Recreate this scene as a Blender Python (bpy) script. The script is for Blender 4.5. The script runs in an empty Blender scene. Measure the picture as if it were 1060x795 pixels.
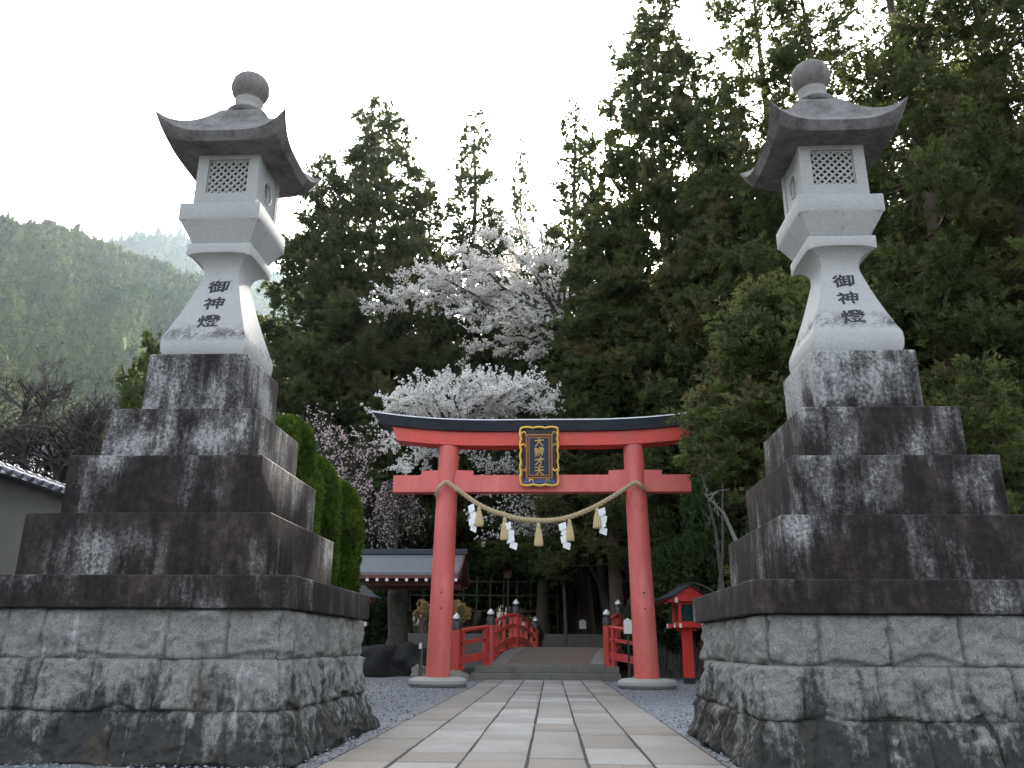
import bpy, bmesh, math, random
import numpy as np
from mathutils import Vector, Matrix, noise

random.seed(7)
PI = math.pi
SC = bpy.context.scene
COL = SC.collection

# ------------------------------------------------------------------ camera model
F, PITCH, YAW, ROLL, CH = 856.24, 0.30653, -0.04674, 0.00604, 1.029
_cp, _sp, _cy, _sy = math.cos(PITCH), math.sin(PITCH), math.cos(YAW), math.sin(YAW)
FW = Vector((_sy * _cp, _cy * _cp, _sp)); RT0 = Vector((_cy, -_sy, 0)); UP0 = RT0.cross(FW)
RT = RT0 * math.cos(ROLL) + UP0 * math.sin(ROLL); UP = UP0 * math.cos(ROLL) - RT0 * math.sin(ROLL)

def at(u, v, Y):
    d = FW + RT * ((u - 530) / F) - UP * ((v - 397.5) / F)
    p = d * (Y / d.y)
    return Vector((p.x, p.y, p.z + CH))

# ------------------------------------------------------------------ scene graph helpers
def tag(o, label=None, cat=None, group=None, kind=None):
    if label: o['label'] = label
    if cat: o['category'] = cat
    if group: o['group'] = group
    if kind: o['kind'] = kind
    return o

def empty(name, loc=(0, 0, 0), rz=0):
    o = bpy.data.objects.new(name, None); COL.objects.link(o)
    o.empty_display_size = .3
    o.location = loc; o.rotation_euler = (0, 0, rz)
    return o

def link(name, me, mat=None, parent=None):
    if mat is not None and len(me.materials) == 0: me.materials.append(mat)
    o = bpy.data.objects.new(name, me); COL.objects.link(o)
    if parent: o.parent = parent
    return o

def np_mesh(name, V, Fc, smooth=False, tint=None):
    V = np.asarray(V, dtype=np.float32); Fc = np.asarray(Fc, dtype=np.int32)
    me = bpy.data.meshes.new(name); k = Fc.shape[1]
    me.vertices.add(len(V)); me.vertices.foreach_set('co', V.ravel())
    me.loops.add(Fc.size); me.loops.foreach_set('vertex_index', Fc.ravel())
    me.polygons.add(len(Fc)); me.polygons.foreach_set('loop_start', np.arange(0, Fc.size, k, dtype=np.int32))
    me.polygons.foreach_set('loop_total', np.full(len(Fc), k, dtype=np.int32))
    if smooth: me.polygons.foreach_set('use_smooth', np.ones(len(Fc), dtype=bool))
    if tint is not None:
        a = me.attributes.new('tint', 'FLOAT', 'POINT'); a.data.foreach_set('value', np.asarray(tint, dtype=np.float32))
    me.update(calc_edges=True)
    return me

class MB:
    """collects shapes, builds one mesh"""
    def __init__(s): s.v = []; s.f = []
    def add(s, vs, fs):
        n = len(s.v); s.v += [tuple(v) for v in vs]; s.f += [tuple(i + n for i in f) for f in fs]; return s
    def box(s, c, d, rot=None, taper=1.0):
        x, y, z = d[0] / 2, d[1] / 2, d[2] / 2
        vs = [Vector((sx * x * (taper if sz > 0 else 1), sy * y * (taper if sz > 0 else 1), sz * z)) for sz in (-1, 1) for sy in (-1, 1) for sx in (-1, 1)]
        if rot is not None: vs = [rot @ v for v in vs]
        c = Vector(c)
        return s.add([v + c for v in vs], [(0, 2, 3, 1), (4, 5, 7, 6), (0, 1, 5, 4), (2, 6, 7, 3), (0, 4, 6, 2), (1, 3, 7, 5)])
    def bar(s, a, b, w, h, up=(0, 0, 1)):
        a, b = Vector(a), Vector(b); d = (b - a).normalized(); r = d.cross(Vector(up)).normalized(); u = r.cross(d)
        vs = [p + r * (sx * w / 2) + u * (sy * h / 2) for p in (a, b) for sx, sy in ((-1, -1), (1, -1), (1, 1), (-1, 1))]
        return s.add(vs, [(0, 3, 2, 1), (4, 5, 6, 7), (0, 1, 5, 4), (1, 2, 6, 5), (2, 3, 7, 6), (3, 0, 4, 7)])
    def tube(s, pts, rad, n=8, cap=True, aspect=1.0):
        pts = [Vector(p) for p in pts]; m = len(pts)
        if not hasattr(rad, '__len__'): rad = [rad] * m
        ref = None; vs = []
        for i, p in enumerate(pts):
            t = (pts[min(i + 1, m - 1)] - pts[max(i - 1, 0)]).normalized()
            if ref is None: ref = t.orthogonal().normalized()
            ref = (ref - t * ref.dot(t)).normalized(); b = t.cross(ref)
            for k in range(n):
                a = 2 * PI * k / n; vs.append(p + (ref * math.cos(a) + b * math.sin(a) * aspect) * rad[i])
        fs = [(i * n + k, i * n + (k + 1) % n, (i + 1) * n + (k + 1) % n, (i + 1) * n + k) for i in range(m - 1) for k in range(n)]
        if cap: fs += [tuple(range(n - 1, -1, -1)), tuple((m - 1) * n + k for k in range(n))]
        return s.add(vs, fs)
    def lathe(s, c, prof, n=24, lobes=0, lobe=0.0):
        """prof: list of (r, z)"""
        c = Vector(c); vs = []; m = len(prof)
        for r, z in prof:
            for k in range(n):
                a = 2 * PI * k / n; rr = r * (1 + lobe * (abs(math.cos(a * lobes / 2)) - .6)) if lobes else r
                vs.append(c + Vector((rr * math.cos(a), rr * math.sin(a), z)))
        fs = [(i * n + k, i * n + (k + 1) % n, (i + 1) * n + (k + 1) % n, (i + 1) * n + k) for i in range(m - 1) for k in range(n)]
        fs += [tuple(range(n - 1, -1, -1)), tuple((m - 1) * n + k for k in range(n))]
        return s.add(vs, fs)
    def prism(s, outline, y0, y1, M=None):
        """outline in x,z extruded along y"""
        n = len(outline); vs = [Vector((x, y, z)) for y in (y0, y1) for x, z in outline]
        if M is not None: vs = [M @ v for v in vs]
        fs = [tuple(range(n)), tuple(range(2 * n - 1, n - 1, -1))] + [((k + 1) % n, k, n + k, n + (k + 1) % n) for k in range(n)]
        return s.add(vs, fs)
    def mesh(s, name, smooth=False, bevel=0, seg=2, angle=40):
        me = bpy.data.meshes.new(name); me.from_pydata(s.v, [], s.f); me.update()
        bm = bmesh.new(); bm.from_mesh(me)
        bmesh.ops.recalc_face_normals(bm, faces=bm.faces)
        if bevel:
            es = [e for e in bm.edges if len(e.link_faces) == 2 and e.calc_face_angle(0) > math.radians(30)]
            bmesh.ops.bevel(bm, geom=es, offset=bevel, segments=seg, profile=.6, affect='EDGES', clamp_overlap=True)
        for f in bm.faces: f.smooth = smooth
        if smooth:
            for e in bm.edges:
                if len(e.link_faces) == 2 and e.calc_face_angle(0) > math.radians(angle): e.smooth = False
        bm.to_mesh(me); bm.free()
        return me
    def build(s, name, mat, parent=None, **k):
        return link(name, s.mesh(name, **k), mat, parent)

def children(o): return [c for c in bpy.data.objects if c.parent == o]
def copy_tree(o, parent=None):
    c = o.copy(); COL.objects.link(c)
    if parent is not None: c.parent = parent
    for ch in children(o): copy_tree(ch, c)
    return c

# ------------------------------------------------------------------ materials
def mat_new(name):
    m = bpy.data.materials.new(name); m.use_nodes = True
    nt = m.node_tree; b = nt.nodes['Principled BSDF']
    return m, nt, b
def N(nt, t, **k):
    n = nt.nodes.new(t)
    for a, v in k.items():
        if a in n.inputs: n.inputs[a].default_value = v
        else: setattr(n, a, v)
    return n
def L(nt, a, b): nt.links.new(a, b)
def noise_n(nt, scale, detail=5, rough=.55, vec=None, dist=0.0):
    n = nt.nodes.new('ShaderNodeTexNoise'); n.inputs['Scale'].default_value = scale
    n.inputs['Detail'].default_value = detail; n.inputs['Roughness'].default_value = rough; n.inputs['Distortion'].default_value = dist
    if vec is not None: L(nt, vec, n.inputs['Vector'])
    return n
def ramp(nt, fac, stops):
    r = nt.nodes.new('ShaderNodeValToRGB'); e = r.color_ramp.elements
    e[0].position = stops[0][0]; e[0].color = (*stops[0][1], 1) if len(stops[0][1]) == 3 else stops[0][1]
    e[1].position = stops[-1][0]; e[1].color = (*stops[-1][1], 1)
    for p, c in stops[1:-1]:
        x = e.new(p); x.color = (*c, 1)
    L(nt, fac, r.inputs['Fac']); return r
def g(v): return (v, v, v)
def mixc(nt, fac, a, b, mode='MIX'):
    m = nt.nodes.new('ShaderNodeMix'); m.data_type = 'RGBA'; m.blend_type = mode
    if hasattr(fac, 'is_linked') or hasattr(fac, 'node'): L(nt, fac, m.inputs[0])
    else: m.inputs[0].default_value = fac
    for s, i in ((a, 6), (b, 7)):
        if hasattr(s, 'node'): L(nt, s, m.inputs[i])
        else: m.inputs[i].default_value = (*s, 1)
    return m.outputs[2]
def mathn(nt, op, a, b=0.0):
    m = nt.nodes.new('ShaderNodeMath'); m.operation = op
    for s, i in ((a, 0), (b, 1)):
        if hasattr(s, 'node'): L(nt, s, m.inputs[i])
        else: m.inputs[i].default_value = s
    return m.outputs[0]
def world_vec(nt, scale=(1, 1, 1)):
    gme = nt.nodes.new('ShaderNodeNewGeometry'); mp = nt.nodes.new('ShaderNodeMapping')
    mp.inputs['Scale'].default_value = scale; L(nt, gme.outputs['Position'], mp.inputs['Vector'])
    return mp.outputs['Vector']
def bump(nt, b, h, strength=.3, dist=.01):
    n = nt.nodes.new('ShaderNodeBump'); n.inputs['Strength'].default_value = strength; n.inputs['Distance'].default_value = dist
    L(nt, h, n.inputs['Height']); L(nt, n.outputs['Normal'], b.inputs['Normal'])

def m_paint(name, col, rough=.5, var=.15, dirt=(.05, .03, .03), dirt_amt=.2, scale=3.0, fade=None):
    m, nt, b = mat_new(name)
    v = world_vec(nt, (1, 1, .35)); n1 = noise_n(nt, scale, 6, .6, v); n2 = noise_n(nt, scale * 9, 4, .6, v)
    c1 = tuple(min(1, c * (1 + var)) for c in col) if fade is None else fade
    c0 = tuple(c * (1 - var) for c in col)
    c = ramp(nt, n1.outputs['Fac'], [(.3, c0), (.5, col), (.72, c1)]).outputs[0]
    f = ramp(nt, n2.outputs['Fac'], [(.55, g(0)), (.8, g(dirt_amt))]).outputs[0]
    L(nt, mixc(nt, f, c, dirt), b.inputs['Base Color'])
    L(nt, ramp(nt, n1.outputs['Fac'], [(.3, g(rough - .08)), (.7, g(rough + .1))]).outputs[0], b.inputs['Roughness'])
    bump(nt, b, n2.outputs['Fac'], .12, .01)
    return m

def m_simple(name, col, rough=.6, metal=0.0, var=.2, scale=8):
    m, nt, b = mat_new(name)
    v = world_vec(nt); n = noise_n(nt, scale, 5, .6, v)
    c = ramp(nt, n.outputs['Fac'], [(.3, tuple(c * (1 - var) for c in col)), (.7, tuple(min(1, c * (1 + var)) for c in col))]).outputs[0]
    L(nt, c, b.inputs['Base Color']); b.inputs['Roughness'].default_value = rough; b.inputs['Metallic'].default_value = metal
    bump(nt, b, n.outputs['Fac'], .1, .01)
    return m

def m_granite(name, base=.40, stain=.5, stain_col=(.035, .03, .028), lo=None, tintc=(1, 1, .98)):
    """speckled granite with dark lichen stains; lo=(z0,z1): a stained band of its own between two heights"""
    m, nt, b = mat_new(name)
    v = world_vec(nt); vs = world_vec(nt, (1.6, 1.6, .55))
    sp = noise_n(nt, 95, 2, .7, v); md = noise_n(nt, 2.2, 5, .6, v)
    c = ramp(nt, sp.outputs['Fac'], [(.3, tuple(base * .72 * t for t in tintc)), (.5, tuple(base * t for t in tintc)), (.72, tuple(base * 1.22 * t for t in tintc))]).outputs[0]
    c = mixc(nt, ramp(nt, md.outputs['Fac'], [(.35, g(0)), (.7, g(.35))]).outputs[0], c, (base * .72, base * .72, base * .66))
    st = noise_n(nt, 1.9, 12, .78, vs); sg = noise_n(nt, 24, 8, .8, v)
    sm = mathn(nt, 'ADD', mathn(nt, 'MULTIPLY', st.outputs['Fac'], .72), mathn(nt, 'MULTIPLY', sg.outputs['Fac'], .28))
    f = ramp(nt, sm, [(.64 - .3 * stain, g(0)), (.80 - .3 * stain, g(.85))]).outputs[0]
    if lo:
        gm = nt.nodes.new('ShaderNodeNewGeometry'); sx = nt.nodes.new('ShaderNodeSeparateXYZ'); L(nt, gm.outputs['Position'], sx.inputs[0])
        a = nt.nodes.new('ShaderNodeMapRange'); a.inputs[1].default_value = lo[0]; a.inputs[2].default_value = lo[1]
        L(nt, sx.outputs[2], a.inputs[0])
        pk = ramp(nt, a.outputs[0], [(0, g(0)), (.3, g(1)), (.45, g(.85)), (1, g(0))]).outputs[0]
        n2 = noise_n(nt, 6.5, 12, .85, v)
        f2 = mathn(nt, 'MULTIPLY', pk, ramp(nt, n2.outputs['Fac'], [(.455, g(0)), (.56, g(.9))]).outputs[0])
        f = mathn(nt, 'MAXIMUM', f, f2)
    L(nt, mixc(nt, f, c, stain_col), b.inputs['Base Color']); b.inputs['Roughness'].default_value = .85
    bump(nt, b, sp.outputs['Fac'], .22, .006)
    return m

def m_tier():
    m, nt, b = mat_new('stained_tier_stone')
    v = world_vec(nt); vs = world_vec(nt, (2.2, 2.2, .5)); vb = world_vec(nt, (1, 1, 1.0))
    big = noise_n(nt, 1.15, 3, .5, vb); stre = noise_n(nt, 1.7, 12, .74, vs); fine = noise_n(nt, 26, 6, .75, v); sp = noise_n(nt, 110, 2, .6, v)
    dark = ramp(nt, stre.outputs['Fac'], [(.3, (.008, .0063, .006)), (.5, (.024, .0185, .0175)), (.66, (.052, .041, .038)), (.8, (.11, .092, .087))]).outputs[0]
    mot = noise_n(nt, 9, 9, .8, v); dark = mixc(nt, .8, dark, ramp(nt, mot.outputs['Fac'], [(.32, g(.35)), (.5, g(.9)), (.68, g(2.2))]).outputs[0], 'MULTIPLY'); b.inputs['Specular IOR Level'].default_value = .18
    light = ramp(nt, fine.outputs['Fac'], [(.3, (.16, .16, .158)), (.7, (.46, .46, .45))]).outputs[0]
    drip = noise_n(nt, 5.5, 6, .7, world_vec(nt, (1, 1, .10)))
    gm = nt.nodes.new('ShaderNodeNewGeometry'); sx = nt.nodes.new('ShaderNodeSeparateXYZ'); L(nt, gm.outputs['Position'], sx.inputs[0])
    hi = nt.nodes.new('ShaderNodeMapRange'); hi.inputs[1].default_value = 2.4; hi.inputs[2].default_value = 4.2; hi.inputs[3].default_value = -.035; hi.inputs[4].default_value = .075; L(nt, sx.outputs[2], hi.inputs[0])
    s = mathn(nt, 'ADD', mathn(nt, 'MULTIPLY', big.outputs['Fac'], .62), mathn(nt, 'ADD', mathn(nt, 'MULTIPLY', stre.outputs['Fac'], .42), mathn(nt, 'MULTIPLY', fine.outputs['Fac'], .24)))
    s = mathn(nt, 'ADD', mathn(nt, 'ADD', s, mathn(nt, 'MULTIPLY', drip.outputs['Fac'], .26)), hi.outputs[0])
    # one lichen-free worn line along the arrises
    f = ramp(nt, s, [(.77, g(0)), (.84, g(.22)), (.90, g(.75)), (.96, g(.92))]).outputs[0]
    c = mixc(nt, f, dark, light)
    L(nt, c, b.inputs['Base Color']); b.inputs['Roughness'].default_value = .78
    h = mathn(nt, 'ADD', fine.outputs['Fac'], mathn(nt, 'MULTIPLY', sp.outputs['Fac'], .4))
    bump(nt, b, h, .35, .008)
    return m

def m_rock():
    m, nt, b = mat_new('rock_faced_granite')
    v = world_vec(nt); vs = world_vec(nt, (2.4, 2.4, .55))
    sp = noise_n(nt, 70, 3, .75, v); fine = noise_n(nt, 14, 8, .75, v); stre = noise_n(nt, 1.5, 12, .74, vs); big = noise_n(nt, .9, 3, .5, v)
    c = ramp(nt, sp.outputs['Fac'], [(.32, (.135, .135, .128)), (.5, (.25, .25, .238)), (.7, (.38, .38, .36))]).outputs[0]
    c = mixc(nt, ramp(nt, fine.outputs['Fac'], [(.35, g(.0)), (.65, g(.5))]).outputs[0], c, (.14, .13, .115), 'MIX')
    gm = nt.nodes.new('ShaderNodeNewGeometry'); sx = nt.nodes.new('ShaderNodeSeparateXYZ'); L(nt, gm.outputs['Position'], sx.inputs[0])
    low = nt.nodes.new('ShaderNodeMapRange'); low.inputs[1].default_value = 1.25; low.inputs[2].default_value = .1; low.inputs[3].default_value = -.07; low.inputs[4].default_value = .17
    L(nt, sx.outputs[2], low.inputs[0])
    s = mathn(nt, 'ADD', mathn(nt, 'ADD', mathn(nt, 'MULTIPLY', stre.outputs['Fac'], .8), mathn(nt, 'MULTIPLY', fine.outputs['Fac'], .2)), low.outputs[0])
    f = ramp(nt, s, [(.53, g(0)), (.63, g(.88))]).outputs[0]
    c = mixc(nt, f, c, (.024, .023, .021))
    w = noise_n(nt, 1.7, 10, .7, world_vec(nt, (3.2, 3.2, .30)))
    c = mixc(nt, ramp(nt, w.outputs['Fac'], [(.60, g(0)), (.70, g(.75))]).outputs[0], c, (.45, .45, .44))
    br_ = noise_n(nt, 1.1, 8, .65, vs); c = mixc(nt, ramp(nt, br_.outputs['Fac'], [(.56, g(0)), (.68, g(.5))]).outputs[0], c, (.10, .075, .05))
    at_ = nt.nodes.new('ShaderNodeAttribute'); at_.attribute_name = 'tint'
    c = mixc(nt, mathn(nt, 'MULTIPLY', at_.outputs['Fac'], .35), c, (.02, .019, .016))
    L(nt, c, b.inputs['Base Color']); b.inputs['Roughness'].default_value = .9; b.inputs['Specular IOR Level'].default_value = .2
    bump(nt, b, mathn(nt, 'ADD', fine.outputs['Fac'], mathn(nt, 'MULTIPLY', sp.outputs['Fac'], .45)), .9, .025)
    return m

def m_leaf(name, cols, trans=.3, rough=.6, patch=1.2):
    """cols: dark, mid, light chosen by the per-leaf attribute 'tint'"""
    m, nt, b = mat_new(name)
    a = nt.nodes.new('ShaderNodeAttribute'); a.attribute_name = 'tint'
    oi = nt.nodes.new('ShaderNodeObjectInfo')
    n = noise_n(nt, patch, 3, .6, world_vec(nt))
    s = mathn(nt, 'ADD', mathn(nt, 'MULTIPLY', a.outputs['Fac'], .7), mathn(nt, 'ADD', mathn(nt, 'MULTIPLY', n.outputs['Fac'], .3), mathn(nt, 'MULTIPLY', mathn(nt, 'SUBTRACT', oi.outputs['Random'], .5), .12)))
    k = len(cols); c = ramp(nt, s, [(.12 + .76 * i / (k - 1), cols[i]) for i in range(k)]).outputs[0]
    L(nt, c, b.inputs['Base Color']); b.inputs['Roughness'].default_value = rough
    b.inputs['Specular IOR Level'].default_value = .04 if patch < .1 else .15
    t = nt.nodes.new('ShaderNodeBsdfTranslucent'); L(nt, c, t.inputs['Color'])
    mx = nt.nodes.new('ShaderNodeMixShader'); mx.inputs[0].default_value = trans
    out = nt.nodes['Material Output']
    L(nt, b.outputs[0], mx.inputs[1]); L(nt, t.outputs[0], mx.inputs[2]); L(nt, mx.outputs[0], out.inputs['Surface'])
    return m

M = {}
M['shaft'] = m_granite('granite_shaft', .385, .16, lo=(4.44, 4.74))
M['granite'] = m_granite('granite_pale', .345, .34, (.12, .105, .095))
M['roofstone'] = m_granite('granite_weathered_roof', .17, .68, (.042, .034, .033), tintc=(1, .95, .93))
M['ball'] = m_granite('granite_finial', .18, .6, (.075, .055, .05), tintc=(1, .93, .9))
M['tier'] = m_tier()
M['rock'] = m_rock()
M['ink'] = m_simple('black_carved_letters', (.02, .02, .022), .7, 0, .3, 30)
M['dark'] = m_simple('dark_opening', (.02, .02, .02), .9)
M['red'] = m_paint('vermilion_paint', (.60, .115, .10), .52, .16, (.25, .03, .025), .35, 1.6, fade=(.68, .19, .16))
M['redd'] = m_paint('deep_vermilion_paint', (.62, .055, .035), .45, .12, (.2, .02, .02), .3, 1.6)
M['redb'] = m_paint('bridge_red_paint', (.46, .05, .04), .4, .18, (.12, .02, .02), .4, 4)
M['redl'] = m_paint('lantern_red_paint', (.62, .035, .03), .42, .12, (.2, .02, .02), .2, 4)
M['copper'] = m_simple('dark_copper_sheet', (.028, .034, .045), .42, .25, .25, 3)
M['zinc'] = m_simple('pale_ridge_sheet', (.62, .64, .66), .4, .3, .1, 4)
M['gold'] = m_simple('gilded_carving', (.75, .50, .11), .38, .75, .2, 40)
M['goldtxt'] = m_simple('gilded_letters', (.55, .38, .10), .5, .4, .2, 40)
M['bronzefr'] = m_simple('copper_brown_frame', (.34, .15, .06), .42, .5, .15, 30)
M['blacklac'] = m_simple('black_lacquer', (.012, .012, .014), .35, 0, .2, 10)
M['navy'] = m_simple('navy_panel', (.010, .016, .045), .45, 0, .2, 10)
M['bluelac'] = m_simple('blue_lacquer_lip', (.05, .10, .22), .4, 0, .2, 10)
M['straw'] = m_simple('straw_rope', (.42, .33, .20), .9, 0, .28, 60)
M['tassel'] = m_simple('straw_tassel', (.52, .41, .22), .9, 0, .25, 60)
M['paper'] = m_simple('white_paper', (.80, .80, .80), .8, 0, .03, 5)
M['white'] = m_simple('white_paint', (.76, .76, .75), .6, 0, .05, 8)
M['bcap'] = m_simple('bronze_cap', (.045, .045, .048), .4, .4, .3, 12)
M['silver'] = m_simple('worn_silver_tip', (.5, .5, .5), .4, .6, .25, 20)
M['deck'] = m_simple('bridge_deck_boards', (.16, .155, .14), .8, 0, .2, 6)
M['carpet'] = m_simple('brown_deck_mat', (.115, .085, .07), .95, 0, .15, 30)
M['step'] = m_granite('mossy_step_stone', .17, .45, (.05, .05, .03), tintc=(1, 1, .82))
M['basestone'] = m_granite('torii_base_stone', .33, .1, (.12, .11, .09), tintc=(1, .97, .88))
M['plaster'] = m_granite('stained_plaster', .20, .2, (.1, .1, .09), tintc=(1, .99, .9))
M['tile'] = m_simple('grey_roof_tile', (.10, .105, .125), .32, 0, .3, 5)
M['shingle'] = m_paint('grey_shingle_roof', (.155, .16, .17), .75, .2, (.06, .06, .05), .5, 6)
M['rafter'] = m_paint('dark_red_timber', (.13, .04, .03), .6, .2)
M['darkwood'] = m_paint('dark_weathered_wood', (.045, .036, .028), .8, .25)
M['wood'] = m_paint('plain_brown_wood', (.20, .10, .05), .7, .25)
M['oldstone'] = m_granite('old_mossy_stone', .17, .35, (.05, .055, .035), tintc=(1, .95, .8))
M['blackrock'] = m_simple('wet_black_rock', (.0045, .0045, .0042), .85, 0, .5, 3)
M['bamboo'] = m_simple('old_bamboo', (.10, .09, .055), .7, 0, .25, 10)
M['bark'] = m_paint('conifer_bark', (.10, .072, .052), .95, .3, (.03, .025, .02), .6, 5)
M['barkd'] = m_simple('dark_cherry_bark', (.035, .030, .027), .9, 0, .35, 7)
M['barkg'] = m_simple('grey_cherry_bark', (.10, .09, .08), .9, 0, .35, 7)
M['barkp'] = m_simple('pale_dead_wood', (.32, .30, .27), .9, 0, .2, 9)
M['barktw'] = m_simple('bare_twig_bark', (.06, .048, .044), .9, 0, .3, 7)
M['con'] = m_leaf('cedar_needles', [(.034, .046, .019), (.074, .098, .036), (.115, .142, .050), (.17, .13, .068)], .48)
M['con2'] = m_leaf('hinoki_sprays', [(.036, .052, .019), (.082, .108, .035), (.135, .165, .052), (.18, .145, .07)], .48)
M['clip'] = m_leaf('clipped_hedge_leaves', [(.026, .052, .008), (.068, .118, .015), (.15, .21, .03)], .4, .6, 2.5)
M['shrub'] = m_leaf('evergreen_leaves', [(.016, .028, .011), (.038, .064, .022), (.07, .10, .036)], .22, .45)
M['bloss'] = m_leaf('cherry_petals', [(.82, .77, .74), (.88, .86, .83), (.91, .90, .88)], .5, .8)
M['blossp'] = m_leaf('pink_cherry_petals', [(.62, .48, .49), (.75, .63, .63), (.84, .75, .75)], .45, .8)
M['yel'] = m_leaf('yellow_pink_leaves', [(.24, .13, .07), (.34, .24, .10), (.42, .33, .20)], .35)
M['fruit'] = m_simple('yellow_fruit', (.55, .42, .06), .5)
M['forest'] = m_leaf('hill_forest_crowns', [(.016, .030, .012), (.046, .068, .022), (.105, .12, .038), (.24, .21, .075)], .3, .8, .012)
# ================================================================== lanterns
def sq_ring(w, n, z, drop=0.0, rnd=0.0, out=0.0):
    """square outline, n points a side; corners drop (drop>0) or lift (drop<0); out pushes the corners outward"""
    r = []
    for k in range(4):
        a = k * PI / 2; c, s = math.cos(a), math.sin(a)
        for i in range(n):
            t = -1 + 2 * i / n; q = abs(t) ** 4; hw = w / 2
            x, y = hw + out * abs(t) ** 3, t * (hw + out)
            if rnd and abs(t) > .6: x -= rnd * ((abs(t) - .6) / .4) ** 3
            r.append(Vector((x * c - y * s, x * s + y * c, z - drop * q)))
    return r
def loft(rings, name, mat, parent, smooth=True, angle=28, cap=True):
    mb = MB(); n = len(rings[0]); vs = [v for r in rings for v in r]
    fs = [(i * n + k, i * n + (k + 1) % n, (i + 1) * n + (k + 1) % n, (i + 1) * n + k) for i in range(len(rings) - 1) for k in range(n)]
    if cap: fs += [tuple(range(n - 1, -1, -1)), tuple((len(rings) - 1) * n + k for k in range(n))]
    mb.add(vs, fs)
    return mb.build(name, mat, parent, smooth=smooth, angle=angle)

def rock_course(name, parent, w0, w1, z0, z1, seed, nb, bulge=.05):
    """a ring of rock-faced blocks: bottom width w0, top width w1"""
    rnd = random.Random(seed)
    per = 4; ns = 230; rows = 26; TT = []; side_blocks = []
    for s in range(4):
        cuts = [0]; ws = [rnd.uniform(.6, 1.5) for _ in range(nb)]; tot = sum(ws)
        for x in ws: cuts.append(cuts[-1] + x / tot)
        side_blocks.append((cuts, [rnd.uniform(-.035, .035) for _ in range(nb)], [rnd.uniform(-1, 1) for _ in range(nb)]))
    V = []; 
    for j in range(rows + 1):
        v = j / rows; w = w0 + (w1 - w0) * v; z = z0 + (z1 - z0) * v
        for s in range(4):
            cuts, offs, tl = side_blocks[s]; a = s * PI / 2; c, sn = math.cos(a), math.sin(a)
            for i in range(ns):
                u = i / ns
                k = max(q for q in range(len(cuts) - 1) if cuts[q] <= u + 1e-9)
                bu = (u - cuts[k]) / (cuts[k + 1] - cuts[k]); bw = (cuts[k + 1] - cuts[k]) * w; hgt = z1 - z0
                e = min(bu * bw, (1 - bu) * bw) if 0 < k < len(cuts) - 2 else (min((1 - bu) * bw, 9) if k == 0 else min(bu * bw, 9))
                ev = min(v * hgt, (1 - v) * hgt)
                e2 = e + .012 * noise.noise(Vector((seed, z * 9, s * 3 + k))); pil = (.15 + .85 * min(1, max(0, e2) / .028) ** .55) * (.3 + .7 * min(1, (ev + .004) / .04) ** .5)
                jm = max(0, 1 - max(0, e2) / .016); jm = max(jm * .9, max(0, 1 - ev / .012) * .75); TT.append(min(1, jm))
                x = w / 2; y = (u - .5) * w
                p = Vector((x * c - y * sn, x * sn + y * c, z))
                nz = noise.fractal(p * 3.1 + Vector((seed * 3.7, 0, 0)), 1.0, 2.2, 5) * .062 + noise.fractal(p * 9 + Vector((0, seed, 0)), .75, 2.1, 5) * .028
                chip = max(0, noise.noise(Vector((p.x * 2.3 + seed, p.y * 2.3, 0))) + .15) * .3
                lowcut = -.055 * max(0, min(1, (chip - v) / .05)) if v < chip else 0
                d = pil * (bulge + offs[k] * .8 + tl[k] * .02 * (v - .5) + lowcut) + nz * (.35 + .65 * pil) - .05
                cf = max(0, 1 - (min(u, 1 - u) * w) / .07)           # soften the corners
                d -= .035 * cf * cf
                if u < .5: dy = -d * max(0, 1 - u * w / .12)
                else: dy = d * max(0, 1 - (1 - u) * w / .12)
                x += d; y += dy
                V.append((x * c - y * sn, x * sn + y * c, z))
    n = 4 * ns
    # close seam consistently: neighbours share the corner column
    Fs = [(j * n + k, j * n + (k + 1) % n, (j + 1) * n + (k + 1) % n, (j + 1) * n + k) for j in range(rows) for k in range(n)]
    V += [(0, 0, z0), (0, 0, z1)]; mb = MB()
    fs = Fs + [(len(V) - 2, (k + 1) % n, k) for k in range(n)] + [(len(V) - 1, rows * n + k, rows * n + (k + 1) % n) for k in range(n)]
    mb.add(V, fs)
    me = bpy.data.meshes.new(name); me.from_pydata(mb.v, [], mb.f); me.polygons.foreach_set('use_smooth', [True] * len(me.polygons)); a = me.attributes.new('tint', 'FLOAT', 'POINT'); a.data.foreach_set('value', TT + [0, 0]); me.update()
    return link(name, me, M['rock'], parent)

def hole_plate(mb, w, h, r, th, Mx):
    """square plate in local x,z with a round hole, extruded along y"""
    n = 32; out = []; inn = []
    for k in range(n):
        a = 2 * PI * (k + .5) / n; c, s = math.cos(a), math.sin(a)
        t = min((w / 2) / max(abs(c), 1e-6), (h / 2) / max(abs(s), 1e-6)); out.append((c * t, s * t)); inn.append((c * r, s * r))
    vs = [Mx @ Vector((x, y, z)) for y in (-th / 2, th / 2) for ring in (out, inn) for x, z in ring]
    fs = []
    for k in range(n):
        q = (k + 1) % n
        fs += [(k, q, n + q, n + k), (2 * n + q, 2 * n + k, 3 * n + k, 3 * n + q), (n + k, n + q, 3 * n + q, 3 * n + k), (q, k, 2 * n + k, 2 * n + q)]
    mb.add(vs, fs)

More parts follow.
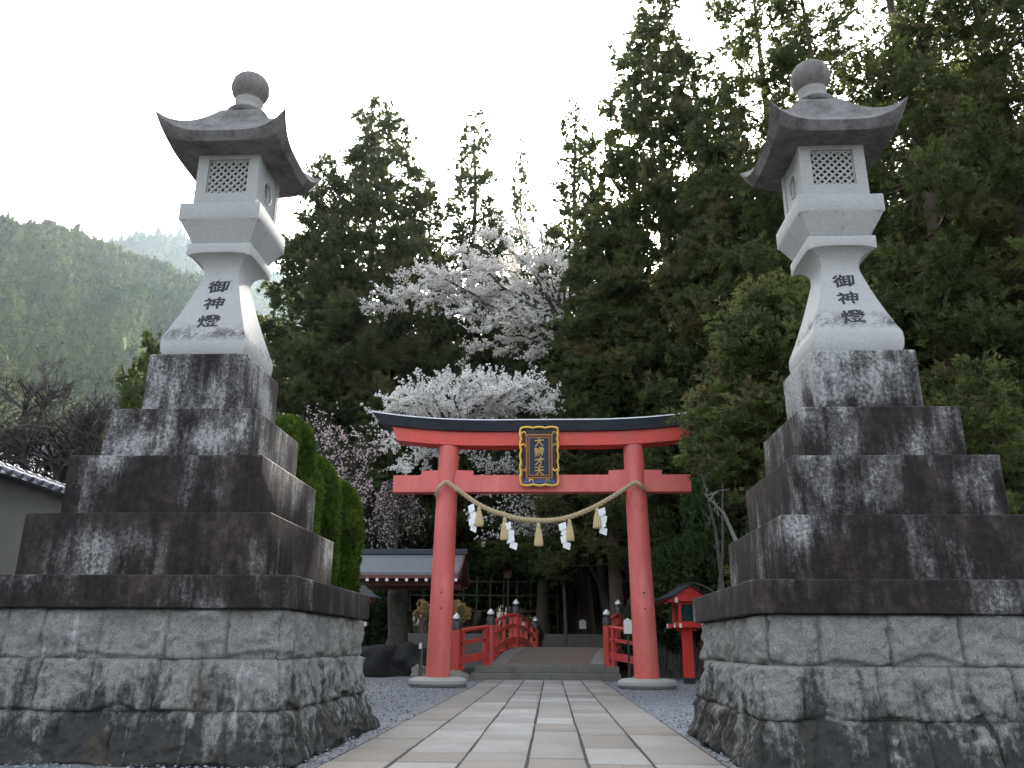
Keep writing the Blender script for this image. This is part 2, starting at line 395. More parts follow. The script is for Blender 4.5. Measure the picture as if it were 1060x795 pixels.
def text_mesh(body, size, depth, bold=.0, shear=0.0, align=True):
    c = bpy.data.curves.new('letters', 'FONT'); c.body = body; c.size = size; c.extrude = depth; c.offset = bold; c.shear = shear
    c.align_x = 'CENTER'; c.align_y = 'CENTER'; c.resolution_u = 3
    o = bpy.data.objects.new('letters_tmp', c); COL.objects.link(o)
    dg = bpy.context.evaluated_depsgraph_get(); me = bpy.data.meshes.new_from_object(o.evaluated_get(dg))
    bpy.data.objects.remove(o); bpy.data.curves.remove(c)
    n = len(me.vertices); co = np.empty(n * 3, dtype=np.float32); me.vertices.foreach_get('co', co); co = co.reshape(-1, 3)
    co[:, :2] -= (co[:, :2].max(0) + co[:, :2].min(0)) / 2
    # brush feeling: verticals lean and swell, horizontals rise to the right
    x, y = co[:, 0].copy(), co[:, 1].copy(); s = size
    co[:, 1] = y + .09 * x + .02 * s * np.sin(x / s * 7 + 1) 
    co[:, 0] = x * (1 + .06 * np.sin(y / s * 6)) + .015 * s * np.sin(y / s * 11)
    me.vertices.foreach_set('co', co.ravel()); me.materials.clear(); me.update()
    return me

def facing(p, tilt=0.0, scale=1.0):
    """text lying in x,y turned to stand in the x,z plane facing -y, leaning back by tilt"""
    return Matrix.Translation(p) @ Matrix.Rotation(PI / 2 - tilt, 4, 'X') @ Matrix.Scale(scale, 4)

def lantern(loc, scale, seed, label, side):
    root = empty('stone_lantern', loc); root.scale = (scale,) * 3
    tag(root, label, 'stone lantern', 'tall stone lanterns on stepped pedestals flanking the path')
    # pedestal
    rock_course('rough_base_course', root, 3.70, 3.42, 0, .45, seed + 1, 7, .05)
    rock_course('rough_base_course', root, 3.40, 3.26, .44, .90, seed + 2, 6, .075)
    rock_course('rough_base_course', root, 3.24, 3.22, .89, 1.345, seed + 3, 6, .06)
    def slab(nm, w, z0, z1, bv, mat='tier'):
        mb = MB().box((0, 0, (z0 + z1) / 2), (w, w, z1 - z0)); return mb.build(nm, M[mat], root, bevel=bv, seg=3, smooth=True, angle=50)
    slab('cap_slab', 3.40, 1.346, 1.650, .018)
    slab('step_block', 2.549, 1.652, 2.302, .016)
    slab('step_block', 2.098, 2.304, 2.947, .016)
    slab('step_block', 1.671, 2.949, 3.526, .016)
    slab('step_block', 1.172, 3.528, 4.266, .035)
    # shaft: bulged foot, straight battered faces, cove and top plate
    R = []
    R += [sq_ring(.90, 12, 4.268), sq_ring(.965, 12, 4.285), sq_ring(1.005, 12, 4.34), sq_ring(1.02, 12, 4.42), sq_ring(1.012, 12, 4.50), sq_ring(.985, 12, 4.545), sq_ring(.955, 12, 4.575)]
    for i in range(1, 9):
        t = i / 8; R.append(sq_ring(.955 + (.452 - .955) * t - .045 * math.sin(PI * t) * .6, 12, 4.575 + (5.40 - 4.575) * t))
    R += [sq_ring(.444, 12, 5.46), sq_ring(.452, 12, 5.50), sq_ring(.50, 12, 5.56, .0), sq_ring(.60, 12, 5.62, .012), sq_ring(.70, 12, 5.655, .03), sq_ring(.785, 12, 5.668, .04), sq_ring(.795, 12, 5.685, .03), sq_ring(.795, 12, 5.78), sq_ring(.785, 12, 5.795), sq_ring(.70, 12, 5.799)]
    loft(R, 'shaft', M['shaft'], root, angle=32)
    # the three carved characters on the front
    y0, z0, y1, z1 = -.955 / 2, 4.575, -.452 / 2, 5.40; tilt = math.atan2(y1 - y0, z1 - z0)
    for ch, z in (('御', 5.275), ('神', 5.005), ('燈', 4.735)):
        t = (z - z0) / (z1 - z0); y = y0 + (y1 - y0) * t + .0135 * math.sin(PI * t) 
        me = text_mesh(ch, .262 if ch != '燈' else .27, .006, .0022)
        bm = bmesh.new(); bm.from_mesh(me)
        for dx, dy, dz in ((.0045, .0, .0015),):
            m2 = me.copy(); m2.transform(Matrix.Translation((dx, dy, dz))); bm.from_mesh(m2); bpy.data.meshes.remove(m2)
        bm.to_mesh(me); bm.free()
        me.transform(facing((0, y, z), tilt, 1.0) @ Matrix.Diagonal((1.02, .74, 1, 1))); link('carved_character', me, M['ink'], root)
    # platform
    R = [sq_ring(.70, 12, 5.80), sq_ring(.736, 12, 5.815), sq_ring(.76, 12, 5.85), sq_ring(.99, 12, 6.065, .0), sq_ring(1.005, 12, 6.088, .03), sq_ring(1.016, 12, 6.115, .03), sq_ring(1.018, 12, 6.28), sq_ring(1.006, 12, 6.296), sq_ring(.86, 12, 6.315), sq_ring(.80, 12, 6.34)]
    loft(R, 'platform', M['granite'], root, angle=26)
    # fire box: hollow, lattice windows front and back, round windows at the sides
    zb, zt, hw = 6.34, 7.06, .40; zw0, zw1, ww = 6.50, 6.985, .262
    fb = MB()
    for sy in (-1, 1):
        y = sy * (hw - .05)
        fb.box((0, y, (zb + zw0) / 2), (2 * hw, .10, zw0 - zb)); fb.box((0, y, (zt + zw1) / 2), (2 * hw, .10, zt - zw1))
        for sx in (-1, 1): fb.box((sx * (hw + ww) / 2, y, (zw0 + zw1) / 2), (hw - ww, .10, zw1 - zw0 - .002))
    for sx in (-1, 1):
        for zz in (zb + .006, zt - .006): fb.box((sx * (hw - .1), 0, zz), (.06, 2 * hw - .18, .010))
    box = fb.build('fire_box', M['granite'], root)
    for sy in (-1, 1):
        lb = MB(); y = sy * (hw - .045); zc = (zw0 + zw1) / 2; hh = (zw1 - zw0) / 2
        st = .094
        for dsg in (-1, 1):
            k = -8
            while k < 9:
                c = k * st
                # line x*dsg + z = c clipped to the window
                pts = []
                for x in (-ww, ww):
                    z = c - dsg * x
                    if -hh <= z <= hh: pts.append((x, z))
                for z in (-hh, hh):
                    x = (c - z) * dsg
                    if -ww < x < ww: pts.append((x, z))
                if len(pts) >= 2 and (Vector(pts[0]) - Vector(pts[1])).length > .03:
                    a, b = pts[0], pts[1]
                    lb.bar((a[0], y + dsg * .004, zc + a[1]), (b[0], y + dsg * .004, zc + b[1]), .022, .03, up=(0, 1, 0)) if False else lb.bar((a[0], y + dsg * .004, zc + a[1]), (b[0], y + dsg * .004, zc + b[1]), .024, .03, up=(0, 1, 0))
                k += 1
        for sx in (-1, 1): lb.box((sx * (ww - .008), y - sy * .012, zc), (.016, .05, 2 * hh))
        for sz in (-1, 1): lb.box((0, y - sy * .012, zc + sz * (hh - .008)), (2 * ww - .034, .05, .016))
        lb.build('lattice_window', M['granite'], box)
    for sx in (-1, 1):
        sb = MB(); Mx = Matrix.Translation((sx * (hw - .05), 0, (zb + zt) / 2 + .01)) @ Matrix.Rotation(sx * PI / 2, 4, 'Z')
        hole_plate(sb, 2 * hw - .205, zt - zb - .022, .135, .07, Mx)
        sb.build('side_wall', M['granite'], box, smooth=True)
        rb = MB(); pts = [(sx * (hw - .018), .148 * math.cos(a), (zb + zt) / 2 + .01 + .148 * math.sin(a)) for a in [2 * PI * i / 32 for i in range(33)]]
        rb.tube(pts, .020, 8); 
        # crescent inside the round window
        cz = (zb + zt) / 2 + .01; n = 14
        o1 = [(.132 * math.cos(a), cz + .132 * math.sin(a)) for a in [-PI / 2 + PI * i / n for i in range(n + 1)]]
        o2 = [(.055 * math.cos(a) + .0, cz + .132 * math.sin(a)) for a in [PI / 2 - PI * i / n for i in range(1, n)]]
        pr = o1 + o2; rb.prism([(p[0], p[1]) for p in pr], -.02, .02, Matrix.Translation((sx * (hw - .05), 0, 0)) @ Matrix.Rotation(PI / 2, 4, 'Z'))
        rb.build('round_window', M['granite'], box, smooth=True)
    # curved roof with upswept corners
    n = 14; rings = []
    rings.append(sq_ring(.60, n, 7.045)); 
    for w, z, d, o in ((.84, 7.047, 0, 0), (1.10, 7.052, -.02, 0), (1.30, 7.055, -.05, .005), (1.40, 7.052, -.09, .01)): rings.append(sq_ring(w, n, z, d, 0, o))
    rings.append(sq_ring(1.425, n, 7.055, -.105, 0, .01))
    rings.append(sq_ring(1.545, n, 7.165, -.25, 0, .06)); rings.append(sq_ring(1.525, n, 7.178, -.25, 0, .06))
    for i in range(1, 11):
        s = 1 - i / 10; w = .52 + (1.525 - .52) * s; z = 7.18 + (7.84 - 7.18) * (1 - s) ** 1.25
        rings.append(sq_ring(w, n, z, -.25 * s ** 2.6, 0, .06 * s ** 2))
    rings.append(sq_ring(.40, n, 7.86))
    loft(rings, 'roof', M['roofstone'], root, angle=40)
    mb = MB().lathe((0, 0, 0), [(.20, 7.95), (.165, 7.965), (.155, 8.01), (.16, 8.07), (.185, 8.105), (.19, 8.13), (.165, 8.145)], 40)
    mb.build('finial_neck', M['granite'], root, smooth=True)
    MB().lathe((0, 0, 0), [(.27, 7.855), (.285, 7.90), (.262, 7.935), (.21, 7.952), (.12, 7.953)], 40).build('finial_base', M['roofstone'], root, smooth=True)
    pr = []
    for i in range(19):
        a = -PI / 2 + PI * i / 18; r = .254 * math.cos(a) ** .85 if math.cos(a) > 0.001 else .004
        z = 8.345 + (.235 if a > 0 else .215) * math.sin(a)
        if a < -1.0: r = max(r, .165)
        pr.append((max(r, .004), z))
    MB().lathe((0, 0, 0), pr, 64, 16, .045).build('finial_ball', M['ball'], root, smooth=True, angle=60)
    return root

LL = (-4.089, 9.514, 0); RL = (3.46, 9.31, 0)
lantern(LL, 1.0, 11, 'tall stone lantern on a stepped pedestal left of the path, beside the clipped green shrubs', 1)
lantern(RL, .9763, 37, 'tall stone lantern on a stepped pedestal right of the path, before dark cedars', -1)

# ================================================================== torii
TY, TX = 22.6, -.24
def torii():
    root = empty('torii_gate', (TX, TY, 0)); tag(root, 'red painted torii gate with a black roofed top beam spanning the stone path', 'torii gate')
    for sx in (-1, 1):
        b = Vector((sx * 2.69, 0, .25)); t = Vector((sx * 2.572, 0, 6.34)); n = 20
        pts = [b.lerp(t, i / n) for i in range(n + 1)]; rad = [.322 - .043 * (i / n) ** .9 for i in range(n + 1)]
        p = MB().tube(pts, rad, 40).build('pillar', M['red'], root, smooth=True, angle=50)
        for z in (2.36, 1.96):
            f = (z - .25) / 6.09; c = b.lerp(t, f); MB().lathe((0, 0, 0), [(.022, 0), (.022, .02), (.008, .03)], 10).build('nail', M['ink'], p).matrix_local = Matrix.Translation((c.x + .02, -.322 + .043 * f - .002, z)) @ Matrix.Rotation(PI / 2, 4, 'X')
        pr = [(.60, -.02), (.72, .03), (.765, .10), (.755, .17), (.69, .225), (.56, .25), (.1, .252)]
        s = MB().lathe((sx * 2.69, 0, 0), pr, 40).build('base_stone', M['basestone'], root, smooth=True)
    # tie beam
    MB().box((0, 0, 5.275), (8.16, .36, .47)).build('tie_beam', M['red'], root, bevel=.012)
    for sx in (-1, 1):
        for s2 in (-1, 1):
            xc = sx * 2.585; x0 = xc + s2 * .20; x1 = xc + s2 * .72
            MB().prism([(x0, 5.512), (x1, 5.512), (x1, 5.64), (x0, 5.655)] , -.15, .15).build('wedge', M['red'], root, bevel=.006)
    # curved beams: profile swept along x
    def sweep(nm, mat, half_t, half_b, zf, z0, z1, dy0, dy1, bev=0.008, par=root, n=40):
        mb = MB(); vs = []
        for i in range(n + 1):
            s = -1 + 2 * i / n
            for (hz, hl, d) in ((z0, half_b, dy0), (z1, half_t, dy1)):
                x = s * hl; zz = hz + zf(x)
                vs += [(x, -d, zz), (x, d, zz)]
        fs = []
        for i in range(n):
            a, b = i * 4, i * 4 + 4
            fs += [(a, a + 2, b + 2, b), (a + 1, b + 1, b + 3, a + 3), (a, b, b + 1, a + 1), (a + 2, a + 3, b + 3, b + 2)]
        fs += [(0, 1, 3, 2), (n * 4, n * 4 + 2, n * 4 + 3, n * 4 + 1)]
        mb.add(vs, fs); return mb.build(nm, M[mat], par, smooth=True, angle=30)
    up = lambda x: .265 * max(0, (abs(x) - 1.2) / 3.5) ** 2.2
    sweep('lintel', 'redd', 4.17, 4.02, up, 6.32, 6.70, .27, .29)
    k = sweep('roofed_top_beam', 'copper', 4.70, 4.45, up, 6.703, 6.975, .40, .50)
    sweep('ridge_sheet', 'zinc', 4.75, 4.72, up, 6.977, 7.005, .525, .525, par=k)
    # plaque leaning forward
    P = Matrix.Translation((-.04, -.42, 5.975)) @ Matrix.Rotation(.16, 4, 'X')
    W, H = .50, .775
    pl = MB(); 
    bd = MB().box((0, 0, 0), (2 * W - .10, .06, 2 * H - .12)); bd.v = [tuple(P @ Vector(v)) for v in bd.v]
    pq = bd.build('plaque', M['blacklac'], root, bevel=.008)
    # gilded scalloped rim
    rim = MB(); outl = []
    def seg(a, b, amp, n, ph):
        a, b = Vector(a), Vector(b); d = (b - a); nrm = Vector((d.y, -d.x)).normalized()
        for i in range(n):
            t = i / n; outl.append(a + d * t + nrm * amp * (abs(math.sin(PI * ph * t)) ** .7 - .4))
    seg((-W, -H), (W, -H), .035, 30, 3); seg((W, -H), (W, H), .035, 50, 5); seg((W, H), (-W, H), .035, 30, 3); seg((-W, H), (-W, -H), .035, 50, 5)
    pts = [P @ Vector((p.x, -.05, p.y)) for p in outl] + [P @ Vector((outl[0].x, -.05, outl[0].y))]
    rim.tube(pts, .034, 8); rim.build('gilded_rim', M['gold'], pq, smooth=True)
    for sx in (-1, 1):
        for cx, cz, sg in ((W - .10, H - .16, 1), (W - .09, .28, 1), (W - .09, -.34, -1), (.2, -H + .10, 1)):
            sp = [P @ Vector((sx * (cx + (.075 - .008 * i) * math.cos(i * .55)), -.055, cz + sg * (.075 - .008 * i) * math.sin(i * .55))) for i in range(9)]
            MB().tube(sp, [.022 - .0015 * i for i in range(9)], 6).build('scroll_ornament', M['gold'], pq, smooth=True)
    fr = MB(); w, h = .345, .585
    for sx in (-1, 1): fr.box((sx * w, -.06, 0), (.045, .05, 2 * h + .045)); fr.box((sx * (w - .07), -.05, 0), (.03, .03, 2 * h - .11))
    for sz in (-1, 1): fr.box((0, -.061, sz * h), (2 * w - .046, .05, .045)); fr.box((0, -.051, sz * (h - .07)), (2 * w - .172, .03, .03))
    fr.v = [tuple(P @ Vector(v)) for v in fr.v]; fr.build('inner_frame', M['bronzefr'], pq)
    lp = MB().prism([(-.40, -.61), (.40, -.61), (.455, -.735), (-.455, -.735)], -.05, -.034, P); lp.build('blue_lip', M['bluelac'], pq)
    nv = MB().box((0, -.038, 0), (.60, .02, 1.10)); nv.v = [tuple(P @ Vector(v)) for v in nv.v]; nv.build('name_panel', M['navy'], pq)
    for ch, z in (('大', .40), ('辨', .13), ('才', -.14), ('天', -.40)):
        me = text_mesh(ch, .27, .006, .003); me.transform(P @ facing((0, -.056, z))); link('gilded_character', me, M['goldtxt'], pq)
    return root
torii()

# sacred straw rope with tassels and paper streamers hung from the torii pillars
def rope():
    path2 = [(450, 511.5), (454, 505), (461.5, 499), (467, 502), (474, 507), (484, 514.5), (494.3, 521.5), (506, 527.5), (519.2, 532), (537.4, 537), (557.7, 539), (571, 538.7), (584.9, 536.5), (598, 532.5), (612, 526.5), (623, 520.8), (634.7, 513.8), (646, 506.5), (657.3, 499.5), (663, 502), (669, 506.3)]
    def yy(u): return 22.18 if u > 478 and u < 643 else 22.14
    P3 = [at(u, v, yy(u)) for u, v in path2]
    P3[0].y = 22.35; P3[-1].y = 22.35
    # resample
    pts = []
    for i in range(len(P3) - 1):
        for k in range(6): 
            a = P3[max(i - 1, 0)]; b = P3[i]; c = P3[i + 1]; d = P3[min(i + 2, len(P3) - 1)]; t = k / 6
            pts.append(.5 * ((2 * b) + (c - a) * t + (2 * a - 5 * b + 4 * c - d) * t * t + (3 * b - a - 3 * c + d) * t ** 3))
    pts.append(P3[-1]); S = [0]
    for i in range(1, len(pts)): S.append(S[-1] + (pts[i] - pts[i - 1]).length)
    root = empty('straw_rope', at(557.7, 539, 22.18)); base = root.location.copy()
    tag(root, 'twisted straw rope slung in a curve between the two red pillars', 'shrine rope')
    for st in range(3):
        q = []; 
        n = 420
        for i in range(n + 1):
            s = S[-1] * i / n; j = max(k for k in range(len(S)) if S[k] <= s + 1e-6); j = min(j, len(S) - 2)
            t = (s - S[j]) / (S[j + 1] - S[j]); p = pts[j].lerp(pts[j + 1], t); tg = (pts[j + 1] - pts[j]).normalized()
            a = tg.cross(Vector((0, 1, 0))).normalized(); b = tg.cross(a)
            fat = .75 + .35 * math.sin(PI * i / n) ** .8
            if i < 30 or i > n - 30: fat *= .75
            ph = s * 2 * PI / .36 + st * 2 * PI / 3; q.append(p + (a * math.cos(ph) + b * math.sin(ph)) * .034 * fat - base)
        MB().tube(q, [.036 * (.75 + .35 * math.sin(PI * i / n) ** .8) for i in range(n + 1)], 8).build('rope_strand', M['straw'], root, smooth=True)
    rd = random.Random(5)
    # tassels (u, top v, bottom v)
    for u, v0, v1 in ((496, 524, 545), (522.5, 535, 559), (557.5, 541, 565.5), (589.5, 537, 560), (618, 525, 547)):
        a = at(u, v0, 22.16); b = at(u - .3, v1, 22.16); h = a.z - b.z
        t = empty('straw_tassel', a); tag(t, {496: 'leftmost straw tassel hanging below the rope beside a paper streamer', 522.5: 'second straw tassel from the left, with a paper streamer on its right', 557.5: 'middle straw tassel, at the lowest point of the rope', 589.5: 'second straw tassel from the right, with a paper streamer on its left', 618: 'rightmost straw tassel hanging below the rope'}[u], 'tassel', 'straw tassels on the rope')
        mb = MB(); pr = [(.025, 0), (.035, -.03), (.05, -.07), (.045, -.10), (.05, -.12), (.085, -h * .5), (.108, -h * .8), (.112, -h * .97), (.10, -h)]
        mb.lathe((0, 0, 0), pr[::-1], 26, 13, .22); mb.build('straw_bundle', M['tassel'], t, smooth=True, angle=70)
        MB().lathe((0, 0, 0), [(.05, -.125), (.058, -.11), (.058, -.095), (.05, -.08)], 16).build('binding', M['straw'], t, smooth=True)
        for k in range(60):
            pass
    # zig-zag paper streamers
    for idx, (u, v0, u1, v1, w) in enumerate(((488.8, 521, 489.5, 548, 5.0), (526, 540, 532.5, 566, 6.0), (583, 540, 587, 566, 6.0), (623.5, 525, 624, 551, 6.0))):
        a = at(u, v0, 22.10); b = at(u1, v1, 22.10); s = 22.1 / F
        t = empty('paper_streamer', a)
        tag(t, ['leftmost white zigzag paper streamer on the rope', 'white zigzag paper streamer right of the second tassel from the left', 'white zigzag paper streamer left of the second tassel from the right', 'rightmost white zigzag paper streamer, slipping behind the last tassel'][idx], 'paper streamer', 'white paper streamers on the rope')
        n = 4; H = (a.z - b.z) / n * 1.5; W = w * s * 1.25; sgn = -1 if idx in (0, 2) else 1
        for i in range(n):
            x = (b.x - a.x) * i / n + (.03 if i % 2 else -.03); z = -(a.z - b.z) * i / n
            y = .02 * (i % 2) + .012 * i
            q_ = 1 if i % 2 else -1; pr = [(x - q_ * W * .5, z), (x + q_ * W * .5, z - H * .28), (x + q_ * W * .34, z - H), (x - q_ * W * .62, z - H * .70)]; pr = pr if q_ > 0 else pr[::-1]
            mb = MB().prism(pr, y, y + .004)
            mb.build('paper_fold', M['paper'], t)
rope()
# ================================================================== foliage generators
RNG = np.random.default_rng(3)
def blades(P, D, m, ln, wd, spread, rng, tint, droop=0.0):
    """m diamond leaves around every tuft centre P with direction D"""
    n = len(P); P = np.repeat(P, m, 0); D = np.repeat(D, m, 0); T = np.repeat(tint, m)
    r = rng.normal(size=(n * m, 3)); d = D + r * spread; d[:, 2] -= droop
    d /= np.linalg.norm(d, axis=1, keepdims=True) + 1e-9
    s = np.cross(d, rng.normal(size=(n * m, 3))); s /= np.linalg.norm(s, axis=1, keepdims=True) + 1e-9
    l = (ln * rng.uniform(.6, 1.3, n * m))[:, None]; w = (wd * rng.uniform(.7, 1.3, n * m))[:, None]
    a = P + rng.normal(size=(n * m, 3)) * ln * .12
    V = np.stack([a, a + d * l * .5 + s * w, a + d * l, a + d * l * .5 - s * w], 1).reshape(-1, 3)
    Fc = np.arange(len(V)).reshape(-1, 4)
    return V, Fc, np.repeat(np.clip(T + rng.normal(size=n * m) * .09, 0, 1), 4)

def limb_tubes(segs):
    """segs: list of (points, radii); three-sided tubes as one mesh"""
    mb = MB()
    for pts, rad, n in segs: mb.tube(pts, rad, n, cap=False)
    return mb

def conifer_meshes(seed, H, R, z0, nb, dens, leaf, prof=1.0, up=.15, droop=.25, gap=0.0, wid=.055, top=.0):
    rng = np.random.default_rng(seed); rd = random.Random(seed)
    segs = [([(.0 + .12 * math.sin(i * .7), .1 * math.cos(i * .9), H * i / 14) for i in range(15)], [max(.02, .014 * H * (1 - i / 14) ** .85) for i in range(15)], 9)]
    segs[0][1][0] *= 1.35
    PP, DD, TT = [], [], []
    for b in range(nb):
        f = (b + rd.random()) / nb; z = z0 + (H - z0) * f ** .92 * .985
        fr = (z - z0) / (H - z0)
        L0 = R * ((1 - fr) ** prof * (.35 + .65 * min(1, (fr + .18) / .3)) + top) * rd.choice((.55, .75, .9, 1.0, 1.12))
        if rd.random() < gap: continue
        a = b * 2.39996 + rd.uniform(-.5, .5); o = np.array([math.cos(a), math.sin(a), 0.0]); sd = np.array([-math.sin(a), math.cos(a), 0.0])
        dr = droop * rd.uniform(.4, 1.5) * L0; upt = up * L0 * rd.uniform(.5, 1.6)
        cur = lambda t: o * (L0 * t) + np.array([0, 0, z - dr * t + (dr * .6 + upt) * t * t]) + sd * (.12 * L0 * math.sin(t * 3 + b))
        pts = [tuple(cur(t)) for t in (0, .25, .5, .75, 1)]
        r0 = .012 * L0 + .012; segs.append((pts, [r0, r0 * .8, r0 * .6, r0 * .4, r0 * .15], 4))
        ct = rd.gauss(.5, .16)
        k = max(8, int(dens * L0 * (.75 + L0 * .25) * 1.4))
        # foliage gathers in pads along the branch
        npad = max(3, int(L0 * 2.6)); tp = rng.uniform(.16, 1.02, npad) ** .75; sp = rng.normal(size=npad) * .30 * L0 * (1.12 - tp); zp = rng.normal(size=npad) * .16
        pk = rng.integers(0, npad, k); rad = .20 + .10 * L0 ** .5
        ntw = npad * 9; tw_pad = rng.integers(0, npad, ntw); td = rng.normal(size=(ntw, 3)) * np.array([.8, .8, .55]) + o[None, :] * .55 + np.array([0, 0, .22]); td /= np.linalg.norm(td, axis=1, keepdims=True)
        tk = rng.integers(0, ntw, k); pk = tw_pad[tk]; tl = rng.uniform(.1, 1, k) ** .8 * rad * rng.uniform(1.0, 2.3, ntw)[tk]
        q = td[tk] * tl[:, None] + rng.normal(size=(k, 3)) * .03; q[:, 2] -= .10 * tl ** 2
        base = np.array([cur(t) for t in tp]); base = base + sd[None, :] * sp[:, None]; base[:, 2] += zp - .25 * np.abs(sp)
        p = base[pk] + q
        d = td[tk] + o[None, :] * .25; d[:, 2] += .12
        PP.append(p); DD.append(d); TT.append(np.clip(ct + (rng.normal(size=npad) * .16)[pk] + q[:, 2] * .35, 0, 1))
    P = np.concatenate(PP); D = np.concatenate(DD); D /= np.linalg.norm(D, axis=1, keepdims=True) + 1e-9; T = np.concatenate(TT)
    V, Fc, tt = blades(P, D, 6, leaf, wid * .8, .4, rng, T)
    return limb_tubes(segs).mesh('trunk', smooth=True, angle=80), np_mesh('crown', V, Fc, tint=tt)

def place_tree(meshes, name, loc, rz, s, label, cat, mats, group=None, sz=None):
    r = empty(name, loc, rz); tag(r, label, cat, group)
    r.scale = (s, s, sz or s)
    t = link('trunk', meshes[0], mats[0], r); c = link('crown', meshes[1], mats[1], r)
    return r

def shrub_mesh(seed, rx, ry, h, n, leaf, wid, m=5, clump=14, fill=.5, base=0.1):
    rng = np.random.default_rng(seed)
    c = rng.normal(size=(clump, 3)); c /= np.linalg.norm(c, axis=1, keepdims=True); c *= rng.uniform(.35, .85, (clump, 1)); c[:, 2] = np.abs(c[:, 2]) * rng.choice([1, -.5], clump, p=[.7, .3])
    pk = rng.integers(0, clump, n); q = rng.normal(size=(n, 3)); q /= np.linalg.norm(q, axis=1, keepdims=True); q *= (rng.uniform(fill, 1, (n, 1))) * rng.uniform(.25, .42, clump)[pk, None]
    P = (c[pk] + q) * np.array([rx, ry, h * .5]); P[:, 2] += h * .5 + base; P = P[P[:, 2] > .03]
    pk = pk[:len(P)]; D = P - np.array([0, 0, h * .4]); D /= np.linalg.norm(D, axis=1, keepdims=True) + 1e-9
    T = np.clip(.5 + rng.normal(size=clump)[rng.integers(0, clump, len(P))] * .12, 0, 1)
    V, Fc, tt = blades(P, D, m, leaf, wid, .8, rng, T)
    rd = random.Random(seed); segs = []
    for i in range(7):
        a = rd.uniform(0, 6.28); k = rd.uniform(.3, .7)
        segs.append(([(0, 0, -.1), (math.cos(a) * rx * k * .4, math.sin(a) * ry * k * .4, h * .35), (math.cos(a) * rx * k, math.sin(a) * ry * k, h * .75)], [.035, .025, .01], 5))
    return limb_tubes(segs).mesh('stem', smooth=True, angle=80), np_mesh('foliage', V, Fc, tint=tt)

def place_shrub(meshes, loc, label, mat='shrub', rz=0, s=1.0, group=None, name='evergreen_shrub', cat='shrub', sz=None, bark='barkg'):
    r = empty(name, loc, rz); r.scale = (s, s, sz or s); tag(r, label, cat, group)
    link('stem', meshes[0], M[bark], r); link('foliage', meshes[1], M[mat], r); return r

